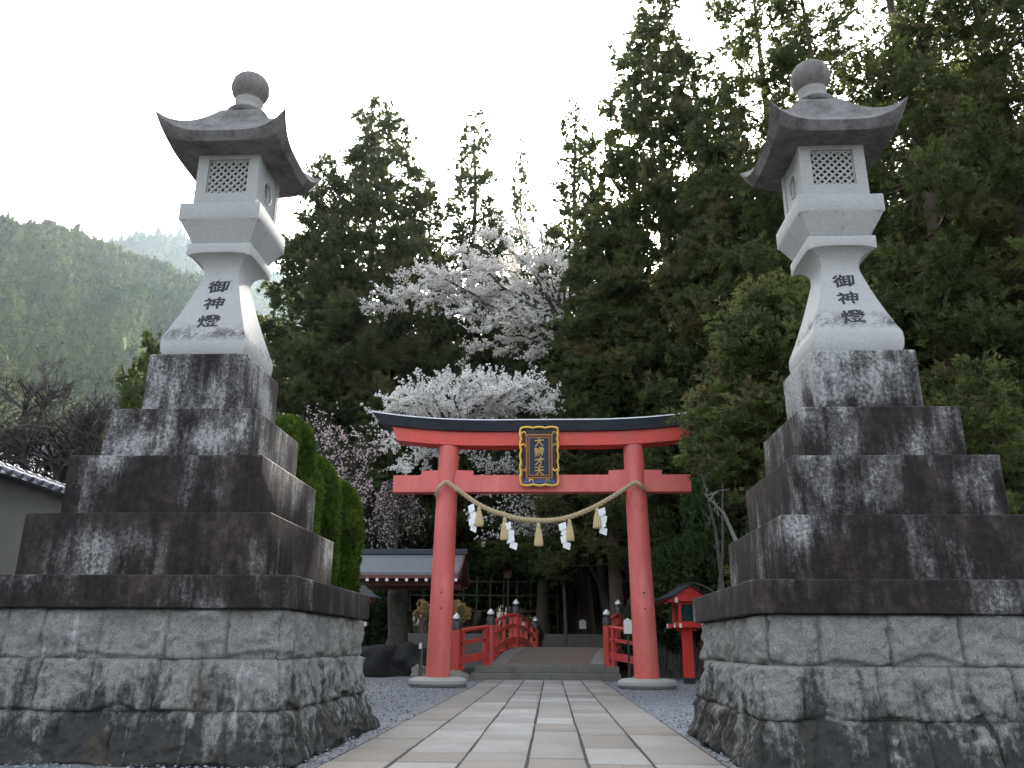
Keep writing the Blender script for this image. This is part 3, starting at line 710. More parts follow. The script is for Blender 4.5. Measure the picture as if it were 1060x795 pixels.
# ================================================================== ground, gravel, path
def gz(x, y):
    """height of the ground"""
    s = max(0, min(1, (y - 41.8) / .5)); w = max(0, min(1, (x + 12) / 5))
    z = 1.55 * s * w
    k = max(0, min(1, (x + 20) / 14)); k = k * k * (3 - 2 * k)
    if y > 50: z += (y - 50) * .42 * k * (1 if y < 110 else 1)
    return min(z, 45)
def ground():
    xs = sorted(set([-3000, -1500, -700, -350, -200, -120, -80, -60, -45, -35, -28] + [-24 + 1.0 * i for i in range(60)] + [40, 50, 65, 90, 130, 200, 400, 900, 3000]))
    ys = sorted(set([-3000, -900, -200, -60, -20, -5, 0, 5, 10, 15, 20, 25, 30, 35, 38, 40, 41, 41.8, 42.3, 43, 44, 46, 48, 50] + [52 + 3 * i for i in range(25)] + [140, 180, 260, 500, 900, 3000]))
    V = []; 
    for y in ys:
        for x in xs:
            z = gz(x, y) if y < 300 else gz(x, 300) * max(0, 1 - (y - 300) / 600)
            if y > 44: z += .35 * noise.noise(Vector((x * .2, y * .2, 3)))
            V.append((x, y, z - .02))
    n = len(xs); Fs = [(j * n + i, j * n + i + 1, (j + 1) * n + i + 1, (j + 1) * n + i) for j in range(len(ys) - 1) for i in range(n - 1)]
    m, nt, b = mat_new('forest_soil'); v = world_vec(nt); n1 = noise_n(nt, .8, 8, .65, v); n2 = noise_n(nt, 12, 6, .7, v)
    c = ramp(nt, n1.outputs['Fac'], [(.3, (.035, .03, .02)), (.5, (.06, .052, .032)), (.7, (.045, .06, .022))]).outputs[0]
    L(nt, mixc(nt, .5, c, ramp(nt, n2.outputs['Fac'], [(.3, g(.01)), (.7, (.1, .085, .06))]).outputs[0]), b.inputs['Base Color']); b.inputs['Roughness'].default_value = .95
    bump(nt, b, n2.outputs['Fac'], .6, .05)
    tag(link('ground', np_mesh('ground', V, Fs, smooth=True), m), kind='structure')
    # gravel court
    m, nt, b = mat_new('blue_grey_gravel'); v = world_vec(nt)
    vo = nt.nodes.new('ShaderNodeTexVoronoi'); vo.inputs['Scale'].default_value = 38; L(nt, v, vo.inputs['Vector'])
    n1 = noise_n(nt, 1.1, 5, .6, v); wn = nt.nodes.new('ShaderNodeSeparateColor'); L(nt, vo.outputs['Color'], wn.inputs[0])
    c = ramp(nt, wn.outputs[0], [(.0, (.065, .075, .09)), (.4, (.135, .15, .175)), (.75, (.20, .215, .24)), (1, (.34, .34, .345))]).outputs[0]
    c = mixc(nt, ramp(nt, n1.outputs['Fac'], [(.35, g(0)), (.7, g(.35))]).outputs[0], c, (.13, .125, .115))
    L(nt, c, b.inputs['Base Color']); b.inputs['Roughness'].default_value = .85
    bump(nt, b, vo.outputs['Distance'], -1.0 if False else .9, .02)
    V = []; nx, ny = 60, 80
    for j in range(ny + 1):
        for i in range(nx + 1):
            x = -10 + 18.5 * i / nx; y = -3 + 33.0 * j / ny
            if i in (0, nx): x += .4 * noise.noise(Vector((y, 1, 0)))
            if j == ny: y += .7 * noise.noise(Vector((x * .6, 9, 0)))
            V.append((x, y, .0 + .022 * noise.noise(Vector((x * 1.3, y * 1.3, 0))) + (.03 if -2.6 > x or x > 2.1 else 0) * abs(noise.noise(Vector((x * .6, y * .6, 5))))))
    n = nx + 1; Fs = [(j * n + i, j * n + i + 1, (j + 1) * n + i + 1, (j + 1) * n + i) for j in range(ny) for i in range(nx)]
    tag(link('gravel_court', np_mesh('gravel_court', V, Fs, smooth=True), m), kind='structure')
    # loose pebbles near the camera and in the court
    rng = np.random.default_rng(8); ico = bmesh.new(); bmesh.ops.create_icosphere(ico, subdivisions=1, radius=1); iv = np.array([v.co[:] for v in ico.verts]); fi = np.array([[v.index for v in f.verts] for f in ico.faces]); ico.free()
    k = 9000; xx = rng.uniform(-5.0, 5.0, k); yy = 7.5 + 20 * rng.uniform(0, 1, k) ** 1.6
    ok = ((xx < -2.02) | (xx > 1.56)); xx, yy = xx[ok], yy[ok]; k = len(xx)
    s = rng.uniform(.008, .02, (k, 1, 1)); Vv = iv[None] * s * np.array([1, 1, .6]) * rng.uniform(.7, 1.3, (k, 1, 3)); Vv[:, :, 0] += xx[:, None]; Vv[:, :, 1] += yy[:, None]; Vv[:, :, 2] += .022
    Fi = (fi[None] + (np.arange(k) * len(iv))[:, None, None]).reshape(-1, 3)
    mp, nt, b = mat_new('pebbles'); a = nt.nodes.new('ShaderNodeAttribute'); a.attribute_name = 'tint'
    L(nt, ramp(nt, a.outputs['Fac'], [(0, (.08, .09, .11)), (.6, (.18, .195, .22)), (1, (.36, .36, .36))]).outputs[0], b.inputs['Base Color']); b.inputs['Roughness'].default_value = .8
    tag(link('loose_gravel', np_mesh('loose_gravel', Vv.reshape(-1, 3), Fi, tint=np.repeat(rng.uniform(0, 1, k), len(iv))), mp), 'loose blue grey gravel stones beside the paved path', 'gravel', kind='stuff')
    # fallen petals on the gravel left of the torii
    k = 900; xx = rng.normal(-4.6, .9, k); yy = rng.normal(23.2, 1.8, k) ; P = np.stack([xx, yy, np.full(k, .05)], 1)
    Vp, Fp, tp = blades(P, np.tile([1.0, 0, .05], (k, 1)), 1, .055, .022, .8, rng, np.full(k, .5)); Vp[:, 2] = .045 + .012 * rng.random(len(Vp))
    tag(link('fallen_petals', np_mesh('fallen_petals', Vp, Fp, tint=tp), m_leaf('fallen_petal_litter', [(.32, .24, .17), (.5, .42, .32), (.62, .55, .46)], .1)), 'pale fallen petals scattered on the gravel beside the left torii pillar', 'petals', kind='stuff')
ground()

def path():
    rd = random.Random(12); x0, w, n = -2.02, 3.56, 6; cw = w / n
    V, Fs, T = [], [], []
    cols = [x0 + cw * i + (rd.uniform(-.045, .045) if 0 < i < n else 0) for i in range(n + 1)]
    for c in range(n):
        y = 2 + rd.uniform(0, .6)
        while y < 27.05:
            ln = rd.choice((.55, .7, .85, 1.0, 1.2, 1.4)) if 0 < c < n - 1 else rd.choice((.8, 1.0, 1.25, 1.5))
            y1 = min(y + ln, 27.08); gp = .013
            t = rd.choice((.15, .25, .35, .45, .55, .7, .9)) if 0 < c < n - 1 else rd.choice((.08, .2, .3, .4, .6)); z = .030 + rd.uniform(-.0035, .0035)
            xa, xb = cols[c] + gp, cols[c + 1] - gp; ya, yb = y + gp * 1.3, y1 - gp * 1.3
            j = lambda: rd.uniform(-.006, .006); bv = .009
            q = [(xa + j(), ya + j()), (xb + j(), ya + j()), (xb + j(), yb + j()), (xa + j(), yb + j())]; cx, cy = (xa + xb) / 2, (ya + yb) / 2
            ins = [(x + (bv if x < cx else -bv), yy + (bv if yy < cy else -bv)) for x, yy in q]
            k = len(V); V += [(x, yy, -.01) for x, yy in q] + [(x, yy, z - .007) for x, yy in q] + [(x, yy, z) for x, yy in ins]; T += [t] * 12
            for a in (0, 4): Fs += [(k + a + i, k + a + (i + 1) % 4, k + a + 4 + (i + 1) % 4, k + a + 4 + i) for i in range(4)]
            Fs.append((k + 8, k + 9, k + 10, k + 11)); y = y1
    m, nt, b = mat_new('paving_slabs'); a = nt.nodes.new('ShaderNodeAttribute'); a.attribute_name = 'tint'; v = world_vec(nt)
    c = ramp(nt, a.outputs['Fac'], [(0, (.20, .178, .153)), (.3, (.25, .232, .208)), (.6, (.30, .29, .272)), (1, (.385, .385, .375))]).outputs[0]
    n1 = noise_n(nt, 1.8, 7, .65, v, .3); n2 = noise_n(nt, 60, 4, .75, v); n3 = noise_n(nt, 9, 6, .7, v)
    c = mixc(nt, ramp(nt, n1.outputs['Fac'], [(.42, g(0)), (.7, g(.55))]).outputs[0], c, (.22, .195, .17))
    c = mixc(nt, ramp(nt, n3.outputs['Fac'], [(.55, g(0)), (.75, g(.3))]).outputs[0], c, (.2, .19, .18))
    n4 = noise_n(nt, 24, 6, .8, v); c = mixc(nt, .8, c, mixc(nt, n2.outputs['Fac'], g(.30), g(1.5)), 'MULTIPLY'); c = mixc(nt, .6, c, mixc(nt, n4.outputs['Fac'], g(.45), g(1.5)), 'MULTIPLY')
    L(nt, c, b.inputs['Base Color']); b.inputs['Roughness'].default_value = .8
    bump(nt, b, mathn(nt, 'ADD', n2.outputs['Fac'], mathn(nt, 'ADD', n4.outputs['Fac'], n3.outputs['Fac'])), .6, .012)
    tag(link('path', np_mesh('path', V, Fs, tint=T), m), kind='structure')
    jm = m_simple('path_joint_soil', (.03, .027, .022), .95, 0, .4, 20)
    tag(MB().box((x0 + w / 2, 14.5, .002), (w + .02, 25.2, .044)).build('path_bed', jm), kind='structure')
path()

# ================================================================== steps and arched bridge
def arch(y): return .985 - .028 * (y - 31.8) ** 2
def bx(y): return -.07 + (y - 27.8) * .168          # the deck bears slightly to the right
def bridge():
    root = empty('arched_bridge', (0, 27.3, 0)); tag(root, 'red railed arched bridge behind the torii with a brown mat on its deck', 'bridge')
    o = Vector((0, 27.3, 0))
    n = 24; y0, y1 = 27.62, 36.2
    def strip(nm, hw0, hw1, dz, th, mat, yy0=y0, yy1=y1, off=0):
        vs = []; fs = []
        for i in range(n + 1):
            y = yy0 + (yy1 - yy0) * i / n; z = arch(y) + dz; c = bx(y) + off
            vs += [(c + hw0, y - o.y, z), (c + hw1, y - o.y, z), (c + hw1, y - o.y, z - th), (c + hw0, y - o.y, z - th)]
        for i in range(n):
            a, b = 4 * i, 4 * i + 4; fs += [(a + k, a + (k + 1) % 4, b + (k + 1) % 4, b + k) for k in range(4)]
        fs += [(0, 1, 2, 3), (4 * n + 3, 4 * n + 2, 4 * n + 1, 4 * n)]
        return MB().add(vs, fs).build(nm, M[mat], root)
    strip('deck', -1.80, 1.80, 0, .12, 'deck'); strip('deck_mat', -1.32, 1.32, .008, .006, 'carpet', 27.66, 36.1)
    for sx in (-1, 1): strip('side_beam', sx * 1.92 - .07, sx * 1.92 + .07, .02, .42, 'redb')
    S = .0
    posts = {-1: [(-2.92, 26.6, .30), (-1.94, 27.8, .48), (-1.28, 31.6, .98), (-.65, 36.0, .50), (-1.2, 37.3, .35)], 1: [(2.86, 26.6, .30), (1.80, 27.8, .48), (2.48, 31.6, .98), (3.12, 36.0, .50), (3.9, 37.3, .35)]}
    for sx in (-1, 1):
        pp = posts[sx]
        for x, y, z in pp:
            r = .135
            p = MB().lathe((x, y - o.y, 0), [(r, z - .3 if z > .4 else .0), (r, z + 1.20)], 24).build('railing_post', M['redb'], root, smooth=True)
            MB().lathe((x, y - o.y, z), [(r + .012, 1.19), (r + .014, 1.40), (r + .004, 1.43), (.075, 1.45), (.068, 1.475), (.10, 1.50)], 24).build('post_cap', M['bcap'], p, smooth=True)
            MB().lathe((x, y - o.y, z), [(.10, 1.50), (.125, 1.53), (.12, 1.58), (.075, 1.64), (.02, 1.69), (.004, 1.70)], 20).build('post_finial', M['silver'], p, smooth=True)
        for k in range(len(pp) - 1):
            a, b = Vector(pp[k]), Vector(pp[k + 1]); inner = k in (1, 2)
            def P(t, h):
                p = a.lerp(b, t); z = (arch(p.y) if inner else p.z) + h
                return Vector((p.x, p.y - o.y, z))
            for nm, h, rz_, w in (('hand_rail', 1.13, .06, .11), ('middle_rail', .76, .055, .09), ('lower_rail', .26, .11, .10)):
                mb = MB(); q = [P(i / 12, h + (.02 if not inner else 0)) for i in range(13)]
                if nm == 'hand_rail': mb.tube(q, .062, 12)
                else:
                    vs = []
                    d = (b - a).normalized(); rr = Vector((d.y, -d.x, 0)).normalized() * w / 2
                    for p in q: vs += [p - rr - Vector((0, 0, rz_)), p + rr - Vector((0, 0, rz_)), p + rr + Vector((0, 0, rz_)), p - rr + Vector((0, 0, rz_))]
                    fs = []
                    for i in range(12): s = 4 * i; e = s + 4; fs += [(s + j, s + (j + 1) % 4, e + (j + 1) % 4, e + j) for j in range(4)]
                    fs += [(3, 2, 1, 0), (48, 49, 50, 51)]; mb.add(vs, fs)
                mb.build(nm, M['redb'], root, smooth=True, angle=35)
            for t in ((.17, .83) if not inner else (.22, .5, .78)):
                mb = MB(); c = P(t, 0); d = (b - a).normalized()
                mb.box(c + Vector((0, 0, .56)), (.12, .12, 1.16), Matrix.Rotation(math.atan2(d.y, d.x), 3, 'Z')); st = mb.build('stanchion', M['redb'], root, bevel=.008)
                if not inner: MB().lathe((0, 0, 0), [(.035, 0), (.035, .07), (.015, .085)], 10).build('iron_knob', M['ink'], st).matrix_local = Matrix.Translation(c + Vector((0, -.06, .76))) @ Matrix.Rotation(PI / 2, 4, 'X')
    # stone footings of the railing ends
    st = empty('stone_steps', (-.17, 27.3, 0)); tag(st, 'two long mossy stone steps rising from the path to the bridge', 'steps')
    MB().box((0, .30, .11), (4.66, .72, .21)).build('step_slab', M['step'], st, bevel=.02)
    MB().box((0.02, .46, .325), (4.55, .42, .21)).build('step_slab', M['step'], st, bevel=.02)
    for sx, lb in ((-1, 'low mossy rock at the foot of the left bridge railing end post'), (1, 'low mossy rock at the foot of the right bridge railing end post')):
        boulder('footing_rock', (-.03 + sx * 2.85, 26.55, .0), (.42, .38, .32), 40 + sx, M['step'], lb)
def boulder(name, loc, s, seed, mat, label, sub=3, amp=.22, group=None):
    bm = bmesh.new(); bmesh.ops.create_icosphere(bm, subdivisions=sub, radius=1)
    for v in bm.verts:
        p = v.co.copy(); d = 1 + amp * noise.fractal(p * 1.3 + Vector((seed * 5.1, seed, 0)), .9, 2.1, 5)
        v.co = Vector((p.x * d * s[0], p.y * d * s[1], max(-.15, p.z * d) * s[2]))
    me = bpy.data.meshes.new(name); bm.to_mesh(me); bm.free()
    for p in me.polygons: p.use_smooth = True
    o = link(name, me, mat); o.location = loc; tag(o, label, 'rock', group); return o
bridge()

# ================================================================== red garden lanterns
def red_lantern(loc, rz, s, label):
    r = empty('red_lantern', loc, rz); r.scale = (s,) * 3; tag(r, label, 'wooden lantern', 'red wooden lanterns on posts beside the torii')
    MB().box((0, 0, .09), (.30, .30, .20)).build('foot', M['ink'], r, bevel=.01)
    MB().box((0, 0, .95), (.27, .27, 1.53)).build('post', M['redl'], r, bevel=.012)
    b = MB().box((0, 0, 1.735), (.98, .98, .10)); b.box((0, 0, 1.65), (.62, .10, .12)).box((0, 0, 1.651), (.10, .62, .12)); t = b.build('platform', M['redl'], r, bevel=.008)
    for sx in (-1, 1):
        for x in (-.36, .36): MB().box((x, sx * .502, 1.735), (.085, .02, .13)).build('white_end', M['white'], t)
        for x in (-.36, .36): MB().box((sx * .502, x, 1.735), (.02, .085, .13)).build('white_end', M['white'], t)
    fb = MB()
    for sx in (-1, 1):
        for sy in (-1, 1): fb.box((sx * .29, sy * .29, 2.12), (.08, .08, .67))
    for z in (1.825, 2.42):
        for sx in (-1, 1): fb.box((sx * .29, 0, z), (.07, .50, .075)); fb.box((0, sx * .29, z), (.50, .07, .075))
    f = fb.build('lamp_house', M['redl'], r, bevel=.006)
    MB().box((0, 0, 2.12), (.50, .50, .52)).build('dark_panes', M['greenpane'], f)
    # roof: two concave slopes, ridge along y
    def slope(z0, th):
        pr = [(-.92 + .92 * i / 8, 2.46 + .46 * (i / 8) ** 1.45) for i in range(9)]; pr = pr + [(-x, z) for x, z in pr[-2::-1]]
        return [(x, z + z0 + th) for x, z in pr] + [(x, z + z0) for x, z in pr[::-1]]
    rf = MB().prism(slope(.03, .055), -.62, .62).build('roof', M['copper'], r)
    MB().box((0, 0, 2.985), (.12, 1.30, .10)).build('ridge', M['copper'], rf, bevel=.01)
    for sy in (-1, 1):
        g_ = MB().prism([(-.80, 2.42), (-.40, 2.47), (.40, 2.47), (.80, 2.42), (.42, 2.655), (0, 2.93), (-.42, 2.655)], sy * .48 - .03, sy * .48 + .03).build('gable_board', M['redl'], r)
        for sx in (-1, 1): MB().box((sx * .46, sy * .525, 2.50), (.09, .03, .15)).build('white_end', M['white'], g_)
    return r
M['greenpane'] = m_simple('dark_green_pane', (.015, .05, .045), .25, 0, .2, 5)
rl = at(713, 706, 25.5)
red_lantern((rl.x + .02, 25.5, .0), math.radians(10), .93, 'red wooden lantern on a square post right of the torii, beside the right stone pedestal')
ll = at(361, 600, 25)
red_lantern((ll.x, 25, 0), math.radians(-38), .93, 'red wooden lantern left of the torii, only its gabled roof showing above the left pedestal')

# ================================================================== purification pavilion at the left
def pavilion():
    r = empty('water_pavilion', (-6.1, 33.0, 0)); tag(r, 'open pavilion with a grey shingled roof and white tipped rafters left of the torii', 'pavilion')
    x0, x1 = -2.6, 2.75; ez, rz_ = 3.50, 4.38; yr = 0.0; ye = 2.0
    def sl(sy):
        vs = []; n = 8
        for i in range(n + 1):
            t = i / n; y = sy * (ye * (1 - t)); z = ez + (rz_ - ez) * t ** 1.25
            vs += [(x0 - .0, y, z), (x1 + .0, y, z), (x1, y, z + .10), (x0, y, z + .10)]
        fs = []
        for i in range(n): a, b = 4 * i, 4 * i + 4; fs += [(a + k, a + (k + 1) % 4, b + (k + 1) % 4, b + k) for k in range(4)]
        fs += [(3, 2, 1, 0), (4 * n, 4 * n + 1, 4 * n + 2, 4 * n + 3)]
        return MB().add(vs, fs)
    for sy in (-1, 1):
        rf = sl(sy).build('roof_slope', M['shingle'], r)
        MB().box(((x0 + x1) / 2, sy * (ye - .03), ez - .06), (x1 - x0 - .1, .09, .12)).build('eave_board', M['rafter'], rf)
        n = 14
        for i in range(n + 1):
            x = x0 + .12 + (x1 - x0 - .24) * i / n
            ra = MB().bar((x, sy * (ye - .02), ez - .16), (x, sy * .1, rz_ - .22), .10, .11).build('rafter', M['rafter'], r)
            MB().box((x, sy * (ye - .005), ez - .165), (.10, .03, .12)).build('rafter_end', M['white'], ra)
    MB().box(((x0 + x1) / 2, 0, rz_ + .16), (x1 - x0 + .2, .34, .22)).build('ridge', M['copper'], r, bevel=.03)
    for sx, x in ((-1, x0 + .02), (1, x1 - .02)):
        for sy in (-1, 1):
            pts = [(x, sy * ye * (1 - t), ez - .02 + (rz_ - ez) * t ** 1.25) for t in [i / 6 for i in range(7)]]
            mb = MB()
            for a, b in zip(pts[:-1], pts[1:]): mb.bar(a, b, .07, .24)
            mb.build('bargeboard', M['rafter'], r)
    for x in (x0 + .7, x1 - .75):
        for sy in (-1, 1): MB().box((x, sy * 1.2, 1.78), (.20, .20, 3.56)).build('post', M['rafter'], r, bevel=.01)
    for sy in (-1, 1): MB().box(((x0 + x1) / 2, sy * 1.2, 3.28), (x1 - x0 - .5, .14, .22)).build('beam', M['rafter'], r)
    for x in (x0 + .7, x1 - .75): MB().box((x, 0, 3.05), (.14, 2.2, .2)).build('beam', M['rafter'], r)
pavilion()
t = empty('water_basin', (-6.1, 33.1, 0)); tag(t, 'dark stone water basin under the pavilion roof', 'basin')
MB().box((0, 0, .42), (1.7, .95, .84)).build('basin_body', M['blackrock'], t, bevel=.06); MB().box((0, 0, .845), (1.45, .7, .03)).build('water', M['ink'], t)
for i, (u, v, Y, s, lb) in enumerate(((390, 690, 29.6, (1.15, .8, .98), 'large wet black rock left of the torii, nearest the left pedestal'), (420, 690, 29.9, (1.0, .75, .9), 'large wet black rock between the left pillar and the other black rock'), (436, 692, 28.9, (.35, .3, .42), 'small grey rock close behind the left torii pillar'))):
    p = at(u, v, Y); boulder('rock', (p.x, Y, 0), s, 3 + i * 7, M['blackrock'] if i < 2 else M['oldstone'], lb, 4, .35)

# thick old trunk beside the pavilion
tk = MB(); b = at(414, 665, 35.6); pts = [(0, 0, 0), (-.05, 0, .6), (-.12, 0, 1.6), (-.2, 0, 3), (-.1, .1, 4.1), (-.1, .1, 4.3)]
tk.tube(pts, [.62, .46, .40, .42, .36, .2], 18)
o = tk.build('tree_trunk', M['barkg'], smooth=True); o.location = (b.x, 35.6, 0); tag(o, 'thick grey old tree trunk standing behind the pavilion roof', 'tree trunk')

# ================================================================== behind the bridge
w = MB().box((1.5, 41.9, .78), (24, .5, 1.60)); me = w.mesh('retaining_wall', bevel=.04)
tag(link('stone_retaining_wall', me, M['oldstone']), 'low dark mossy stone retaining wall beyond the arched bridge', 'stone wall')
def stone_torii():
    r = empty('stone_torii', (4.72, 46, 1.5)); tag(r, 'small weathered stone torii in the dark grove behind the right red pillar', 'stone torii')
    for sx in (-1, 1): MB().tube([(sx * 1.12, 0, -.2), (sx * 1.0, 0, 3.72)], [.20, .165], 18).build('pillar', M['oldstone'], r, smooth=True)
    n = 12; mb = MB(); vs = []
    for i in range(n + 1):
        x = -2.45 + 4.9 * i / n; z = .12 * (abs(x) / 2.45) ** 2.5
        vs += [(x, -.22, 3.70 + z), (x, .22, 3.70 + z), (x, .24, 4.18 + z), (x, -.24, 4.18 + z)]
    fs = []
    for i in range(n): a, b = 4 * i, 4 * i + 4; fs += [(a + k, a + (k + 1) % 4, b + (k + 1) % 4, b + k) for k in range(4)]
    fs += [(3, 2, 1, 0), (4 * n, 4 * n + 1, 4 * n + 2, 4 * n + 3)]
    mb.add(vs, fs).build('lintel', M['oldstone'], r)
    MB().box((0, 0, 2.98), (3.9, .16, .24)).build('tie_beam', M['oldstone'], r, bevel=.01)
stone_torii()
def hall():
    r = empty('shrine_hall', (3.2, 53.5, 2.6)); tag(r, 'dark wooden shrine hall with slatted front hidden in the grove behind the bridge', 'shrine building')
    MB().box((0, 2.0, 1.9), (7.4, 3.6, 3.8)).build('wall', M['darkwood'], r)
    for x in (-3.7, -1.85, 0, 1.85, 3.7): MB().box((x, .10, 1.9), (.24, .24, 3.8)).build('post', M['wood'] if x == 0 else M['darkwood'], r)
    sl = MB()
    for i in range(34): sl.box((-3.4 + i * .206, .17, 2.0), (.06, .06, 2.3))
    sl.build('slatted_screen', M['wood'], r)
    pr = [(-1.6, 3.6), (-.4, 4.15), (1.0, 5.0), (2.0, 6.0), (3.0, 5.0), (4.4, 4.15), (5.6, 3.6), (5.6, 3.42), (2.0, 5.7), (-1.6, 3.42)]
    MB().prism([(y, z) for y, z in pr], -5.0, 5.0, Matrix.Rotation(PI / 2, 4, 'Z')).build('roof', M['copper'], r)
hall()
def bamboo_fence():
    r = empty('bamboo_fence', (-4.6, 45, 1.5)); tag(r, 'thin bamboo lattice fence in the dark grove behind the bridge', 'fence')
    hz = MB()
    for z in (.45, 1.25, 2.05, 2.75): hz.tube([(-5, -.04, z), (0, -.05, z + .02), (5, -.04, z)], .028, 6)
    hz.build('horizontal_poles', M['bamboo'], r, smooth=True)
    for i in range(15): MB().tube([(-5 + i * .71, 0, -.2), (-5 + i * .71 + .03, 0, 3.0)], .030, 6).build('upright', M['bamboo'], r, smooth=True)
bamboo_fence()
def sign(name, u, v0, v1, vg, Y, w, label, zg=None, mat='white', pole='darkwood'):
    a, b = at(u, v0, Y), at(u, v1, Y); gnd = gz(a.x, Y) if zg is None else zg
    r = empty(name, (a.x, Y, gnd)); tag(r, label, 'sign'); h = a.z - b.z
    MB().prism([(-w / 2, b.z - gnd), (w / 2, b.z - gnd), (w / 2, a.z - gnd - h * .2), (0, a.z - gnd), (-w / 2, a.z - gnd - h * .2)], -.03, 0).build('board', M[mat], r, bevel=.004)
    MB().box((0, .035, (a.z - gnd) / 2 - .06), (.06, .05, a.z - gnd - .1)).build('stake', M[pole], r)
    return r
sign('small_sign', 603, 641, 651, 0, 42.4, .34, 'small white board standing above the stone wall beyond the bridge')
sign('notice_board', 649.5, 639.5, 656, 0, 25.6, .24, 'white notice board on a dark stake just left of the right torii pillar', 0)
sign('small_marker', 435.5, 665, 671.5, 0, 28.0, .09, 'tiny white marker on a dark stake left of the left torii pillar', 0)
def wood_lantern():
    a = at(526, 580, 43.4); gnd = 1.5; r = empty('wooden_lantern', (a.x, 43.4, gnd)); H = a.z - gnd; tag(r, 'small plain wooden lantern box on a post in the grove above the bridge', 'wooden lantern')
    MB().box((0, 0, (H - .9) / 2), (.12, .12, H - .9)).build('post', M['darkwood'], r)
    MB().box((0, 0, H - .65), (.38, .38, .48)).build('lamp_box', M['wood'], r, bevel=.01)
    MB().prism([(-.42, H - .40), (.42, H - .40), (0, H - .02)], -.38, .38).build('roof', M['wood'], r)
wood_lantern()

# ================================================================== plaster wall with tiled coping at the left
def tiled_wall():
    ya, yb, X, z = 7.0, 21.0, -9.0, 3.62
    r = empty('plaster_wall', (X, ya, 0)); r.rotation_euler = (0, 0, .03); tag(r, 'tall stained plaster wall with a grey tiled coping at the left edge', 'wall')
    MB().box((0, (yb - ya) / 2, z / 2), (.35, yb - ya, z)).build('wall_face', M['plaster'], r)
    cp = MB().prism([(-.42, z), (.42, z), (.40, z + .05), (0, z + .20), (-.40, z + .05)], 0, yb - ya).build('coping', M['tile'], r)
    n = int((yb - ya) / .30); rid = MB()
    for i in range(n):
        y = i * .30; rid.tube([(0, y - .012, z + .20), (0, y + .15, z + .205), (0, y + .303, z + .19)], [.105, .098, .088], 14)
    rid.build('ridge_tiles', M['tile'], r, smooth=True, angle=50)
    rw = MB()
    for i in range(n):
        y = i * .30 + .15
        for sx in (-1, 1): rw.tube([(sx * .08, y, z + .19), (sx * .44, y, z + .04)], [.05, .055], 10)
    rw.build('eave_tiles', M['tile'], r, smooth=True, angle=50)
tiled_wall()
def house():
    p = at(88, 476, 30); r = empty('house', (p.x - 1.5, 31, 0), .25); tag(r, 'distant house with a grey blue tiled roof behind the bare tree', 'house'); h = p.z
    MB().box((0, 0, (h - 1.2) / 2), (9, 6, h - 1.2)).build('wall', M['plaster'], r)
    MB().prism([(-3.9, h - 1.5), (3.9, h - 1.5), (3.9, h - 1.35), (0, h + .45), (-3.9, h - 1.35)], -5.2, 5.2, Matrix.Rotation(PI / 2, 4, 'Z')).build('roof', M['tile'], r)
    rr = MB()
    for i in range(40):
        x = -5.1 + i * .26; rr.tube([(x, -3.9, h - 1.33), (x, 0, h + .48)], .05, 6)
    rr.build('roof_ribs', M['tile'], r, smooth=True)
    MB().box((0, 0, h + .5), (10.4, .3, .28)).build('ridge', M['tile'], r, bevel=.05)
house()
# ================================================================== conifers
CM = {
 'dense': conifer_meshes(1, 36, 6.6, 6.5, 200, 30, .27, prof=.62, up=.10, droop=.28, gap=.02),
 'dense2': conifer_meshes(2, 36, 6.0, 7.0, 190, 30, .27, prof=.6, up=.15, droop=.25, gap=.04),
 'spire': conifer_meshes(3, 36, 3.8, 8.0, 150, 26, .30, prof=.7, up=.05, droop=.35, gap=.12),
 'open': conifer_meshes(4, 34, 5.0, 5.0, 120, 26, .23, prof=.55, up=.12, droop=.28, gap=.10, wid=.042, top=.10),
 'open2': conifer_meshes(5, 34, 5.0, 3.0, 130, 26, .23, prof=.50, up=.16, droop=.24, gap=.12, wid=.042, top=.12),
 'near_high': conifer_meshes(9, 12, 2.9, 6.4, 85, 70, .17, prof=.5, up=.2, droop=.25, gap=.03, wid=.034),
 'near': conifer_meshes(6, 12, 2.9, .8, 120, 60, .17, prof=.55, up=.22, droop=.18, gap=.03, wid=.034),
}
HH = {'dense': 36, 'dense2': 36, 'spire': 36, 'open': 34, 'open2': 34, 'near': 12, 'near_high': 12}
def conifer(kind, u, v, Y, wide, label, rz, name='cedar_tree', mt='con', group=None):
    t = at(u, v, Y); b = gz(t.x, Y) - .3; s = (t.z - b) / HH[kind]
    return place_tree(CM[kind], name, (t.x, Y, b), rz, s * wide, label, 'tree', (M['bark'], M[mt]), group, sz=s)
G1 = 'cedars standing in the grove behind the shrine'
conifer('dense', 394, 100, 46, 1.0, 'broad bushy cedar behind the left lantern, its crown filling the space to the cherry blossom', .3, group=G1)
conifer('dense2', 338, 158, 44, .95, 'shorter cedar shoulder just right of the left stone lantern roof', 1.9, group=G1)
conifer('dense2', 440, 178, 49, .85, 'dark cedar between the broad left cedar and the first thin spire', 4.1, group=G1)
conifer('spire', 492, 108, 51, 1.05, 'thin spired cedar right of the broad left cedar', .9, group=G1)
conifer('spire', 540, 138, 58, .62, 'thinnest cedar spire, rising above the cherry blossom', 2.6, group=G1)
conifer('spire', 594, 100, 50, .95, 'sparse spired cedar with the bright sky glow beside it', 4.4, group=G1)
conifer('dense', 676, -14, 38, .92, 'largest dense cedar directly above the right half of the torii', 2.2, group=G1)
conifer('dense2', 625, 205, 36.5, 1.15, 'lower dark cedar in front of the glow, left of the largest cedar', 5.0, group=G1)
conifer('dense2', 742, 70, 34, .8, 'dark cedar between the largest cedar and the right stone lantern', 3.3, 'hinoki_tree', 'con2', group=G1)
conifer('dense', 560, 300, 44, 1.3, 'low dark cedar behind the cherry trees above the torii beam', 1.3, group=G1)
